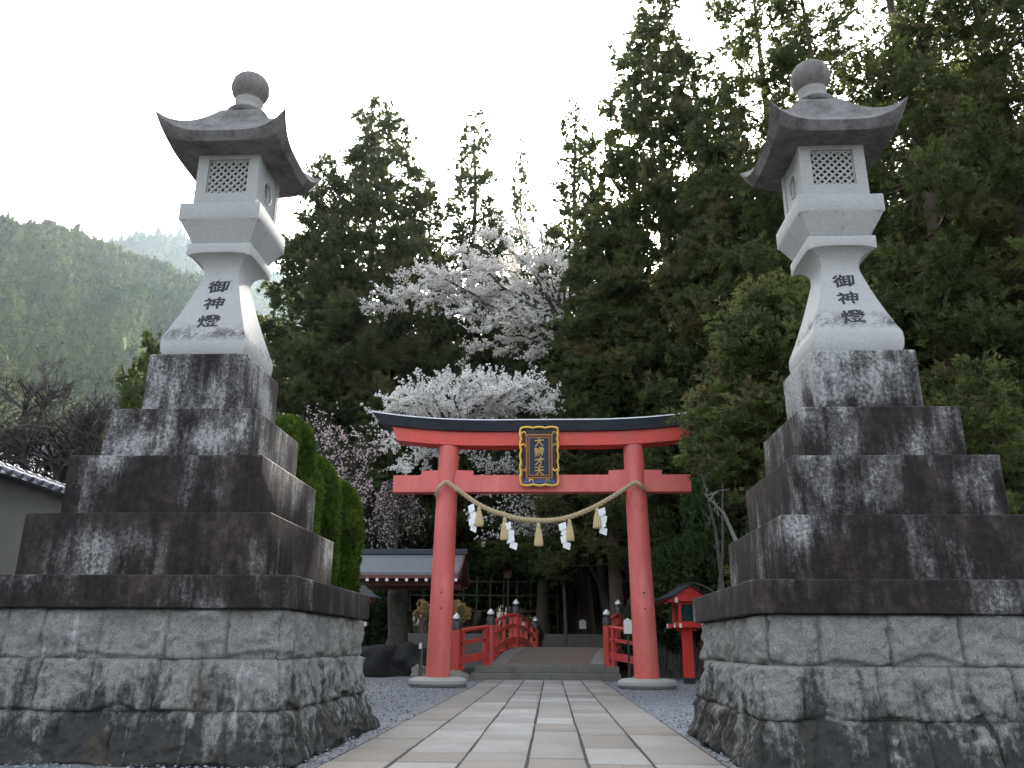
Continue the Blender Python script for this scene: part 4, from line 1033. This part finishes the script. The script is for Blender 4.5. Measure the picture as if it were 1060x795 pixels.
conifer('open', 822, -70, 30, .95, 'tall open crowned cypress behind the right stone lantern', 1.2, 'cypress_tree', 'con2', group=G1)
conifer('open2', 900, -150, 27.5, .95, 'tall loose cypress right of the right stone lantern roof', 3.7, 'cypress_tree', 'con2', group=G1)
conifer('open', 975, -170, 26, .95, 'tall loose cypress with sky showing through, second from the right edge', 5.2, 'cypress_tree', 'con2', group=G1)
conifer('open2', 1050, -190, 25, 1.0, 'tall loose cypress at the right edge of the grove', .4, 'cypress_tree', 'con2', group=G1)
conifer('dense2', 1130, -60, 30, 1.0, 'cedar just beyond the right edge, its branches reaching in', 2.0, group=G1)
conifer('open2', 776, -60, 32, .9, 'tall open cypress just left of the right stone lantern roof', 2.2, 'cypress_tree', 'con2', group=G1)
conifer('dense2', 512, 212, 53, .9, 'dark cedar between the two thin spires, behind the cherry blossom', 3.0, group=G1)
conifer('dense', 570, 225, 54, .8, 'dark cedar right of the thinnest spire, behind the cherry blossom', 5.6, group=G1)
conifer('near', 836, 300, 19.2, 1.0, 'young hinoki behind the left face of the right stone pedestal', 2.8, 'young_hinoki', 'con2')
conifer('near_high', 797, 296, 19.8, 1.05, 'young hinoki whose foliage hangs in front of the right tip of the torii beams', 1.1, 'young_hinoki', 'con2')
conifer('near', 1010, 372, 17.5, .95, 'young hinoki low behind the right stone pedestal at the right edge', .6, 'young_hinoki', 'con2')
conifer('near', 885, 330, 18.5, .9, 'young hinoki close behind the right stone lantern shaft', 4.6, 'young_hinoki', 'con2')
G2 = 'cedars on the slope behind the grove'
k = 0
rd = random.Random(21)
for (x, y, hgt) in ((-9, 62, 24), (-3, 66, 22), (2, 60, 20), (6, 64, 26), (10, 58, 28), (14, 62, 32), (18, 56, 34), (22, 52, 34), (17, 46, 32), (13, 50, 30), (25, 44, 34), (20, 38, 32), (26, 34, 32), (-13, 58, 24), (9, 50, 26), (30, 50, 36)):
    kd = ('dense', 'dense2')[k % 2]; s = hgt / 36
    b = gz(x, y)
    place_tree(CM[kd], 'cedar_tree', (x, y, b - .3), k * 1.7, s * 1.15, 'cedar in the dark back rows of the grove', 'tree', (M['bark'], M['con']), G2, sz=s); k += 1

# ================================================================== understorey
SH = [shrub_mesh(50 + i, 1.0, 1.0, 2.4, 5200, .13, .038) for i in range(3)]
SHF = [shrub_mesh(60 + i, 2.6, 2.6, 7.0, 7000, .24, .07, clump=22) for i in range(3)]
G3 = 'dark evergreen understorey shrubs behind the bridge'
for i, (x, y, s) in enumerate(((-14, 47, 1.0), (-10.5, 49, 1.1), (-7, 50, .95), (-3, 51, 1.0), (-.5, 49.5, .9), (8.8, 48.5, 1.0), (12, 46, 1.1), (6.5, 56, 1.0), (10.5, 41.5, .9), (14.5, 42, 1.1), (2, 58.5, 1.3), (-9.5, 43, .8), (-12.5, 42, .95), (-5, 54, 1.1), (-8.5, 56, 1.2), (-12, 53, 1.2), (-1.5, 56, 1.1), (-16.5, 50, 1.2), (4.5, 60, 1.3), (-5.5, 60, 1.4), (-4.4, 48.2, .8), (-6.2, 48.6, .8))):
    place_shrub(SHF[i % 3], (x, y, gz(x, y) - .2), 'dark evergreen shrub in the grove behind the bridge and pavilion', 'shrub', i * 1.3, s, G3)
G4 = 'evergreen bushes right of the torii'
for i, (u, Y, s, h, lb) in enumerate(((688, 30, 1.2, 1.7, 'dark evergreen bush just right of the right torii pillar'), (722, 28.5, 1.1, 1.9, 'tall evergreen bush behind the right red lantern'), (756, 27, 1.2, 2.1, 'tall evergreen bush beside the corner of the right stone pedestal'), (700, 34, 1.6, 2.6, 'dark evergreen bush behind the others, between pillar and red lantern'), (745, 32, 1.6, 3.0, 'tallest dark evergreen bush right of the torii, rising behind the red lantern'))):
    p = at(u, 690, Y); place_shrub(SH[i % 3], (p.x, Y, -.1), lb, 'shrub', i * 2.1, s, G4, sz=h * .95)
for i, (u, Y, s, h, lb) in enumerate(((657, 28.6, .45, .95, 'small leafy camellia behind the right bridge railing beside the torii pillar'), (540, 39.5, .95, 1.05, 'bush with small yellow fruit behind the arched railing'), (390, 37.5, 1.5, 1.6, 'dark bush behind the pavilion under the weeping blossom'))):
    p = at(u, 690, Y); r = place_shrub(SH[(i + 1) % 3], (p.x, Y, -.1), lb, 'shrub', i * 2.1, s, sz=h)
    if i == 1:
        rr = random.Random(4); mb = MB()
        for q in range(60):
            a, zz = rr.uniform(0, 2 * PI), rr.uniform(.7, 2.3); R_ = .85 * (1 - abs(zz - 1.4) / 1.8)
            bm_ = (R_ * math.cos(a), R_ * math.sin(a), zz); mb.lathe(bm_, [(.012, -.045), (.045, -.02), (.05, .01), (.03, .04), (.005, .05)], 8)
        mb.build('fruit', M['fruit'], r, smooth=True)
for i, (u, Y, lb) in enumerate(((476, 27.4, 'small bush with yellow pink young leaves right of the left torii pillar'), (438, 27.9, 'small bush with yellow pink young leaves left of the left torii pillar'))):
    p = at(u, 628, Y); m_ = shrub_mesh(80 + i, .36, .36, .85, 260, .09, .03); r = place_shrub(m_, (p.x, Y, p.z - .75), lb, 'yel', 0, 1.0, name='young_leaf_bush')
    MB().tube([(0, 0, -(p.z - .75)), (.03, 0, -.5), (0, 0, .3)], [.03, .025, .015], 6).build('stem', M['barkg'], r, smooth=True)
# thin young tree above the wall
def thin_tree():
    p = at(585, 668, 40.2); r = empty('young_tree', (p.x, 40.2, 0)); tag(r, 'thin straight young tree in front of the stone wall beyond the bridge', 'tree')
    MB().tube([(0, 0, 0), (.04, 0, 2), (-.03, 0, 4), (.02, 0, 6)], [.10, .085, .06, .03], 8).build('trunk', M['barkg'], r, smooth=True)
    _, c = shrub_mesh(77, 2.4, 1.6, 2.8, 3200, .16, .045, clump=20); o = link('crown', c, M['shrub'], r); o.location = (0, 0, 3.4)
thin_tree()
# pale stems right of the torii
for i, (u0, v0, u1, v1, Y, lb) in enumerate(((752, 640, 722, 470, 24.6, 'pale slender trunk left of the right pedestal, leaning left'), (740, 660, 748, 500, 26.0, 'slender upright trunk among the bushes beside the right red lantern'), (762, 560, 728, 510, 24.0, 'pale dead branching stem beside the right pedestal'))):
    a, b = at(u0, v0, Y), at(u1, v1, Y); a0 = Vector((a.x, Y, 0)); mb = MB()
    q = [a0 - a0, a - a0, (a.lerp(b, .5) + Vector((.12, 0, .1))) - a0, b - a0]; mb.tube(q, [.07, .06, .045, .02], 7)
    rr = random.Random(i)
    for t in range(5):
        s_ = q[1].lerp(q[3], rr.uniform(.2, .95)); e = s_ + Vector((rr.uniform(-.7, .7), rr.uniform(-.4, .4), rr.uniform(.1, .7))); mb.tube([s_, s_.lerp(e, .5) + Vector((0, 0, .06)), e], [.022, .015, .006], 5)
    o = mb.build('slender_trunk', M['barkp' if i == 2 else 'barkg'], smooth=True); o.location = a0; tag(o, lb, 'tree trunk', 'slender stems right of the torii')

# ================================================================== clipped columnar shrubs
def column_mesh(seed, r, h, n):
    rng = np.random.default_rng(seed); rd = random.Random(seed)
    z = rng.uniform(0, 1, n); a = rng.uniform(0, 2 * PI, n)
    prof = np.where(z < .72, 1 - .12 * z, 0) + np.where(z >= .72, .914 * np.sqrt(np.clip(1 - ((z - .72) / .28) ** 2.2, 0, 1)), 0)
    lump = np.array([noise.noise(Vector((math.cos(x) * 1.6 + seed, math.sin(x) * 1.6, y * 7))) for x, y in zip(a, z)])
    R = r * prof * (1 + .07 * np.sin(a * 3 + z * 6 + seed) + .26 * lump) * rng.uniform(.84, 1.04, n)
    P = np.stack([R * np.cos(a), R * np.sin(a), z * h + .05], 1)
    D = np.stack([np.cos(a) * .6, np.sin(a) * .6, .9 + 0 * z], 1); T = np.clip(.5 + .5 * lump + rng.normal(size=n) * .12, 0, 1)
    V, Fc, tt = blades(P, D, 6, .085, .014, .5, rng, T)
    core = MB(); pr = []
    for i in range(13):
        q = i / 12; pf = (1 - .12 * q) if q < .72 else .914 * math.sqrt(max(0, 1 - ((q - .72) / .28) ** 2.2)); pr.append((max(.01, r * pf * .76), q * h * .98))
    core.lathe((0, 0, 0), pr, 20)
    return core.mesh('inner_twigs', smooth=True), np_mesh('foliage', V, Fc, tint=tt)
M['core'] = m_simple('dark_inner_twigs', (.02, .03, .012), .95)  # dark green of the solid core filling each clipped shrub
G5 = 'clipped columnar shrubs behind the left pedestal'
conifer('near', 163, 348, 13.2, .62, 'small dark conifer peeking out left of the top pedestal steps of the left lantern', 1.0, 'small_conifer', 'con2')
for i, (u, v, Y, r, lb) in enumerate(((299, 437, 13.3, .56, 'clipped bright green columnar shrub nearest the left pedestal steps'), (327, 478, 15.2, .50, 'middle clipped green columnar shrub of the row behind the left pedestal'), (350, 502, 17.2, .58, 'farthest clipped green columnar shrub, beside the pavilion roof'))):
    p = at(u, v, Y); h = p.z; core, fol = column_mesh(90 + i, r, h, 15000)
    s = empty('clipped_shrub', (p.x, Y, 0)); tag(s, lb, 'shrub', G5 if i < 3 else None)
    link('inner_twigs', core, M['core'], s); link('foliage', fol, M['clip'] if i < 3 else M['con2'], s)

# ================================================================== blossom trees
def grow(pts_mb, a, b, r0, r1, sag, rd, n=7):
    d = b - a; side = d.cross(Vector((0, 0, 1))).normalized(); ph = rd.uniform(0, 6)
    pts = [a + d * (i / n) + Vector((0, 0, -sag * math.sin(PI * i / n))) + side * (.06 * d.length * math.sin(i * 1.1 + ph)) + Vector((0, 0, .04 * d.length * math.sin(i * 1.7 + ph * 2))) * (0 < i < n) for i in range(n + 1)]
    pts_mb.tube(pts, [r0 + (r1 - r0) * i / n for i in range(n + 1)], 6, cap=False); return pts
def cherry(name, label, base, fork, ends, Y, seed, mat='bloss', dens=1.0, leaf=.055, tw=1.0, weep=0.0, r0=.16, group=None, bare=0.0):
    rd = random.Random(seed); rng = np.random.default_rng(seed); mb = MB()
    fk = at(*fork, Y); bs = Vector((at(*base, Y).x, Y, gz(fk.x, Y) - .2)); r = empty(name, bs); tag(r, label, 'cherry tree', group)
    grow(mb, Vector((0, 0, 0)), fk - bs, r0 * 1.5, r0, .0, rd, 8)
    P = []
    for (u, v) in ends:
        e = at(u, v, Y + rd.uniform(-2.2, 2.2)) - bs; s = (fk - bs)
        pts = grow(mb, s, e, r0 * .55, .02, -.12 * (e - s).length, rd, 10)
        nsub = int(26 * tw * (.5 + (e - s).length / 6))
        for k in range(nsub):
            t = rd.random() ** .8 * .78 + .22; i = min(int(t * 10), 9); p0 = pts[i].lerp(pts[i + 1], t * 10 - i)
            ln = rd.uniform(.35, 1.2) * (1.25 - t * .5); dr = Vector((rd.gauss(0, 1), rd.gauss(0, 1), rd.gauss(.25, .5) - weep)).normalized() * .8 + (pts[i + 1] - pts[i]).normalized() * .6
            q = [p0 + dr * (ln * j / 4) + Vector((0, 0, -weep * (j / 4) ** 2 * ln * 1.2 + .05 * rd.gauss(0, 1))) for j in range(5)]
            mb.tube(q, [.014, .011, .009, .007, .004], 4, cap=False)
            if rd.random() < bare: continue
            for j in range(int(9 * dens * (ln + .4)) + 2):
                x = rd.random() * 4; jj = min(int(x), 3); c = q[jj].lerp(q[jj + 1], x - jj)
                P.append((c.x + rd.gauss(0, .045), c.y + rd.gauss(0, .045), c.z + rd.gauss(0, .045)))
    mb.build('branches', M['barkd'], r, smooth=True, angle=80)
    P = np.array(P); V, Fc, tt = blades(P, rng.normal(size=P.shape), 7, leaf, leaf * .42, 1.0, rng, rng.uniform(.3, .8, len(P)))
    link('blossom', np_mesh('blossom', V, Fc, tint=tt), M[mat], r); return r
G6 = 'cherry trees in blossom behind the torii'
cherry('cherry_tree', 'white cherry tree in full blossom, its branches sweeping left in front of the dark cedars', (632, 600), (598, 350), [(376, 316), (392, 300), (415, 286), (440, 275), (405, 310), (435, 318), (455, 300), (470, 262), (500, 240), (528, 232), (556, 242), (590, 262), (480, 292), (505, 275), (535, 265), (460, 330), (490, 345), (515, 330), (545, 310), (478, 372), (520, 368), (550, 372), (580, 300)], 38.5, 5, group=G6, dens=2.3, leaf=.06, tw=1.25)
cherry('cherry_tree', 'lower white cherry tree massed just above and behind the torii beam', (458, 560), (470, 450), [(392, 430), (402, 414), (418, 406), (435, 400), (455, 392), (478, 390), (500, 390), (520, 392), (545, 395), (420, 424), (450, 415), (480, 408), (510, 410), (535, 414), (440, 430), (470, 428), (500, 430), (402, 462), (415, 486), (440, 478), (455, 468), (560, 400), (575, 412), (562, 425)], 32.5, 8, group=G6, dens=2.3, leaf=.06, tw=1.3, r0=.13)
cherry('cherry_tree', 'faint sunlit blossoming tree deep behind the straw rope', (660, 640), (600, 560), [(470, 470), (500, 478), (525, 476), (480, 500), (505, 510), (530, 505), (548, 520), (520, 545), (500, 560), (545, 550), (490, 535)], 37, 11, 'bloss', .8, .06, 1.0, group=G6, r0=.10)
cherry('weeping_cherry', 'weeping cherry with thin drooping twigs and pale pink bloom above the pavilion roof', (412, 600), (410, 500), [(388, 520), (395, 505), (420, 500), (430, 520), (405, 515), (425, 540), (385, 545), (412, 535), (400, 550)], 37.5, 14, 'blossp', .55, .05, 1.5, weep=.9, r0=.10, bare=.35)
cherry('pink_cherry', 'sparse pink blossoming tree right of the clipped green shrubs', (352, 640), (362, 540), [(305, 432), (322, 440), (338, 436), (345, 455), (360, 460), (375, 450), (332, 468), (352, 490), (378, 478), (392, 455), (372, 515), (348, 505), (385, 505), (340, 525)], 28, 17, 'blossp', .55, .045, .85, r0=.10, bare=.35)
def bare_tree():
    rd = random.Random(31); base = at(48, 520, 21.5); root = empty('bare_tree', (base.x, 21.5, 0)); tag(root, 'leafless spreading tree behind the tiled plaster wall at the left', 'tree')
    mb = MB(); H0 = base.z - .4
    mb.tube([(0, 0, 0), (.1, 0, H0 * .5), (0, 0, H0)], [.22, .19, .16], 8)
    def br(p, d, ln, r, lv):
        n = 4; pts = [p]; q = p.copy(); dd = d.copy()
        for i in range(n):
            dd = (dd + Vector((rd.gauss(0, .18), rd.gauss(0, .18), rd.gauss(.03, .12)))).normalized(); q = q + dd * ln / n; pts.append(q.copy())
        mb.tube(pts, [r * (1 - .5 * i / n) for i in range(n + 1)], 5 if lv < 2 else 3, cap=False)
        if lv >= 5: return
        k = (5, 4, 4, 3, 3)[lv]
        for i in range(k):
            t = rd.uniform(.35, 1.0) * n; j = min(int(t), n - 1); p0 = pts[j].lerp(pts[j + 1], t - j)
            nd = (dd * .75 + Vector((rd.gauss(0, .65), rd.gauss(0, .65), rd.gauss(.12, .4)))).normalized()
            br(p0, nd, ln * rd.uniform(.55, .8), r * .60, lv + 1)
    for i in range(9):
        a = i * .7 + rd.uniform(-.3, .3); br(Vector((0, 0, H0 - rd.uniform(0, .8))), Vector((math.cos(a), math.sin(a), rd.uniform(.5, 1.5))).normalized(), rd.uniform(1.9, 2.7), .11, 0)
    mb.build('trunk_and_branches', M['barktw'], root, smooth=True, angle=80)
bare_tree()

# ================================================================== far wooded hills
def hills():
    def ridge(az, tab):
        for (a, ea), (b, eb) in zip(tab[:-1], tab[1:]):
            if a <= az <= b: t = (az - a) / (b - a); t = t * t * (3 - 2 * t); return ea + (eb - ea) * t
        return tab[0][1] if az < tab[0][0] else tab[-1][1]
    def el(u, v):
        p = at(u, v, 100) - Vector((0, 0, CH)); return math.degrees(math.atan2(p.x, p.y)), math.degrees(math.atan2(p.z, math.hypot(p.x, p.y)))
    near = [(-120, 16), (-70, 24)] + [el(u, v) for u, v in ((-160, 225), (-60, 208), (0, 213), (50, 214), (80, 221), (110, 236), (150, 250), (200, 268), (290, 320), (400, 420), (600, 520))] + [(40, 8), (120, 8)]
    far = [(-120, 14), (-60, 18)] + [el(u, v) for u, v in ((0, 260), (60, 250), (118, 236), (150, 228), (185, 228), (215, 240), (260, 258), (300, 275), (400, 320), (600, 420))] + [(60, 12), (120, 12)]
    fol_V = {}
    mh, nt, b = mat_new('hill_soil'); n1 = noise_n(nt, .02, 6, .6, world_vec(nt)); L(nt, ramp(nt, n1.outputs['Fac'], [(.3, (.02, .028, .012)), (.7, (.05, .05, .022))]).outputs[0], b.inputs['Base Color']); b.inputs['Roughness'].default_value = 1
    rng = np.random.default_rng(77)
    for nm, tab, d0, d1, d2, cnt, sz, lb in (('near_hill', near, 150, 430, 620, 14000, 4.3, 'dense conifer forest covering the nearer hillside at the left'), ('far_hill', far, 640, 980, 1250, 6000, 6.5, 'hazy forest on the farther blue hill at the left')):
        V = []; na, nd = 140, 44; azs = np.linspace(-85, 70, na); ds = np.linspace(d0, d2, nd)
        def hz(az, d):
            top = d1 * math.tan(math.radians(ridge(az, tab) - (1.8 if d0 < 300 else 1.1))) + CH
            t = (d - d0) / (d1 - d0)
            f = (.14 * t + .86 * t ** 1.15 if t < 1 else 1 - ((d - d1) / (d2 - d1)) ** 1.5) if t >= 0 else 0
            q = Vector((az * .12, d * .006, d0)); return max(-2, top * f * (1 + (.10 * noise.noise(q * 1.2) if t < .9 else 0)) + (top * .05 * noise.noise(q * 3) * min(1, t * 2) if t < .97 else 0))
        for d in ds:
            for az in azs: a = math.radians(az); V.append((d * math.sin(a), d * math.cos(a), hz(az, d)))
        Fs = [(j * na + i, j * na + i + 1, (j + 1) * na + i + 1, (j + 1) * na + i) for j in range(nd - 1) for i in range(na - 1)]
        tag(link(nm, np_mesh(nm, V, Fs, smooth=True), mh), kind='structure')
        # crowns: spiky irregular cones, dense where the photo's side sees them
        k = cnt; az = np.where(rng.random(k) < .8, rng.uniform(-40, -12, k), rng.uniform(-60, 40, k)); d = d0 + (d1 * 1.02 - d0) * rng.uniform(0, 1, k) ** .75
        P = np.array([(dd * math.sin(math.radians(a)), dd * math.cos(math.radians(a)), hz(a, dd)) for a, dd in zip(az, d)])
        ns, nr = 7, 5; tmpl = []
        for j in range(nr):
            t = j / (nr - 1); rr = (.5, .8, .66, .34, .04)[j]
            for i in range(ns): tmpl.append((rr * math.cos(2 * PI * (i + .5 * (j % 2)) / ns), rr * math.sin(2 * PI * (i + .5 * (j % 2)) / ns), (.1, .4, 1.0, 1.6, 2.2)[j]))
        T = np.array(tmpl); S = sz * rng.uniform(.55, 1.25, (k, 1, 1)) * .78
        VV = T[None] * S; VV[:, :, 2] *= rng.uniform(.75, 1.3, (k, 1)); VV += rng.normal(size=VV.shape) * S * .13; VV += P[:, None, :] + np.array([0, 0, -.5])
        fs = np.array([(j * ns + i, j * ns + (i + 1) % ns, (j + 1) * ns + (i + 1) % ns, (j + 1) * ns + i) for j in range(nr - 1) for i in range(ns)])
        FF = (fs[None] + (np.arange(k) * len(T))[:, None, None]).reshape(-1, 4)
        cl = np.array([noise.noise(Vector((p[0] * .015, p[1] * .015, 7))) for p in P]); tt = np.clip(.45 + .28 * cl + rng.normal(size=k) * .11, 0, 1)
        # leafy tufts breaking the crown outline
        m_ = 30 if nm == 'near_hill' else 12
        ci = np.repeat(np.arange(k), m_); tz = rng.uniform(.12, 1, k * m_); ta = rng.uniform(0, 2 * PI, k * m_); rr = np.interp(tz, [.1, .3, .6, 1], [.8, .95, .65, .12]) * S[ci, 0, 0]
        TP = P[ci] + np.stack([rr * np.cos(ta), rr * np.sin(ta), tz * 2.3 * S[ci, 0, 0]], 1)
        TD = np.stack([np.cos(ta), np.sin(ta), .8 + 0 * ta], 1)
        BV, BF, BT = blades(TP, TD, 2, sz * .21, sz * .07, .5, rng, tt[ci])
        Vall = np.concatenate([VV.reshape(-1, 3), BV]); Fall = np.concatenate([FF, BF + k * len(T)]); Tall = np.concatenate([np.repeat(tt, len(T)), BT])
        tag(link(nm.replace('hill', 'hill_forest'), np_mesh('forest', Vall, Fall, tint=Tall), M['forest']), lb, 'forest', kind='stuff')
hills()

# ================================================================== air, sky, sun, camera
def haze(density):
    m = bpy.data.materials.new('air'); m.use_nodes = True; nt = m.node_tree; nt.nodes.clear()
    o = nt.nodes.new('ShaderNodeOutputMaterial'); v = nt.nodes.new('ShaderNodeVolumePrincipled')
    v.inputs['Color'].default_value = (.72, .88, 1, 1); v.inputs['Density'].default_value = density; v.inputs['Anisotropy'].default_value = .5
    L(nt, v.outputs[0], o.inputs['Volume'])
    mb = MB().box((0, 0, 324), (6200, 6200, 654)); tag(link('haze', mb.mesh('haze'), m), kind='stuff')

HAZE = True
if HAZE: haze(.00011)
SUN_EL, SUN_AZ = math.radians(31.4), math.radians(2.9)
w = bpy.data.worlds.new('World'); SC.world = w; w.use_nodes = True; nt = w.node_tree
bg = nt.nodes['Background']; sky = nt.nodes.new('ShaderNodeTexSky'); sky.sky_type = 'NISHITA'; sky.sun_disc = False
sky.sun_elevation = SUN_EL; sky.sun_rotation = SUN_AZ; sky.air_density = 1.0; sky.dust_density = 4.5; sky.ozone_density = 1.0
hs = nt.nodes.new('ShaderNodeHueSaturation'); hs.inputs['Saturation'].default_value = .36; L(nt, sky.outputs[0], hs.inputs['Color']); L(nt, hs.outputs[0], bg.inputs['Color']); bg.inputs['Strength'].default_value = .15
sl = bpy.data.lights.new('sun', 'SUN'); sl.energy = 3.6; sl.angle = math.radians(.6); sl.color = (1, .93, .82)
so = bpy.data.objects.new('sun', sl); COL.objects.link(so)
sd = Vector((math.sin(SUN_AZ) * math.cos(SUN_EL), math.cos(SUN_AZ) * math.cos(SUN_EL), math.sin(SUN_EL)))
so.rotation_euler = sd.to_track_quat('Z', 'Y').to_euler(); so.location = (0, 40, 60)
cd = bpy.data.cameras.new('camera'); co = bpy.data.objects.new('camera', cd); COL.objects.link(co); SC.camera = co
cd.sensor_fit = 'HORIZONTAL'; cd.sensor_width = 36; cd.lens = F / 1060 * 36; cd.clip_end = 8000; cd.clip_start = .05
mw = Matrix((( RT.x, UP.x, -FW.x, 0), (RT.y, UP.y, -FW.y, 0), (RT.z, UP.z, -FW.z, CH), (0, 0, 0, 1)))
co.matrix_world = mw
vs = SC.view_settings; vs.view_transform = 'Standard'; vs.look = 'None'; vs.gamma = 1; vs.use_curve_mapping = False; vs.exposure = 2.32
SC.cycles.use_denoising = True; SC.cycles.max_bounces = 6; SC.cycles.diffuse_bounces = 3; SC.cycles.transparent_max_bounces = 8; SC.cycles.volume_bounces = 0
SC.cycles.sample_clamp_indirect = 6
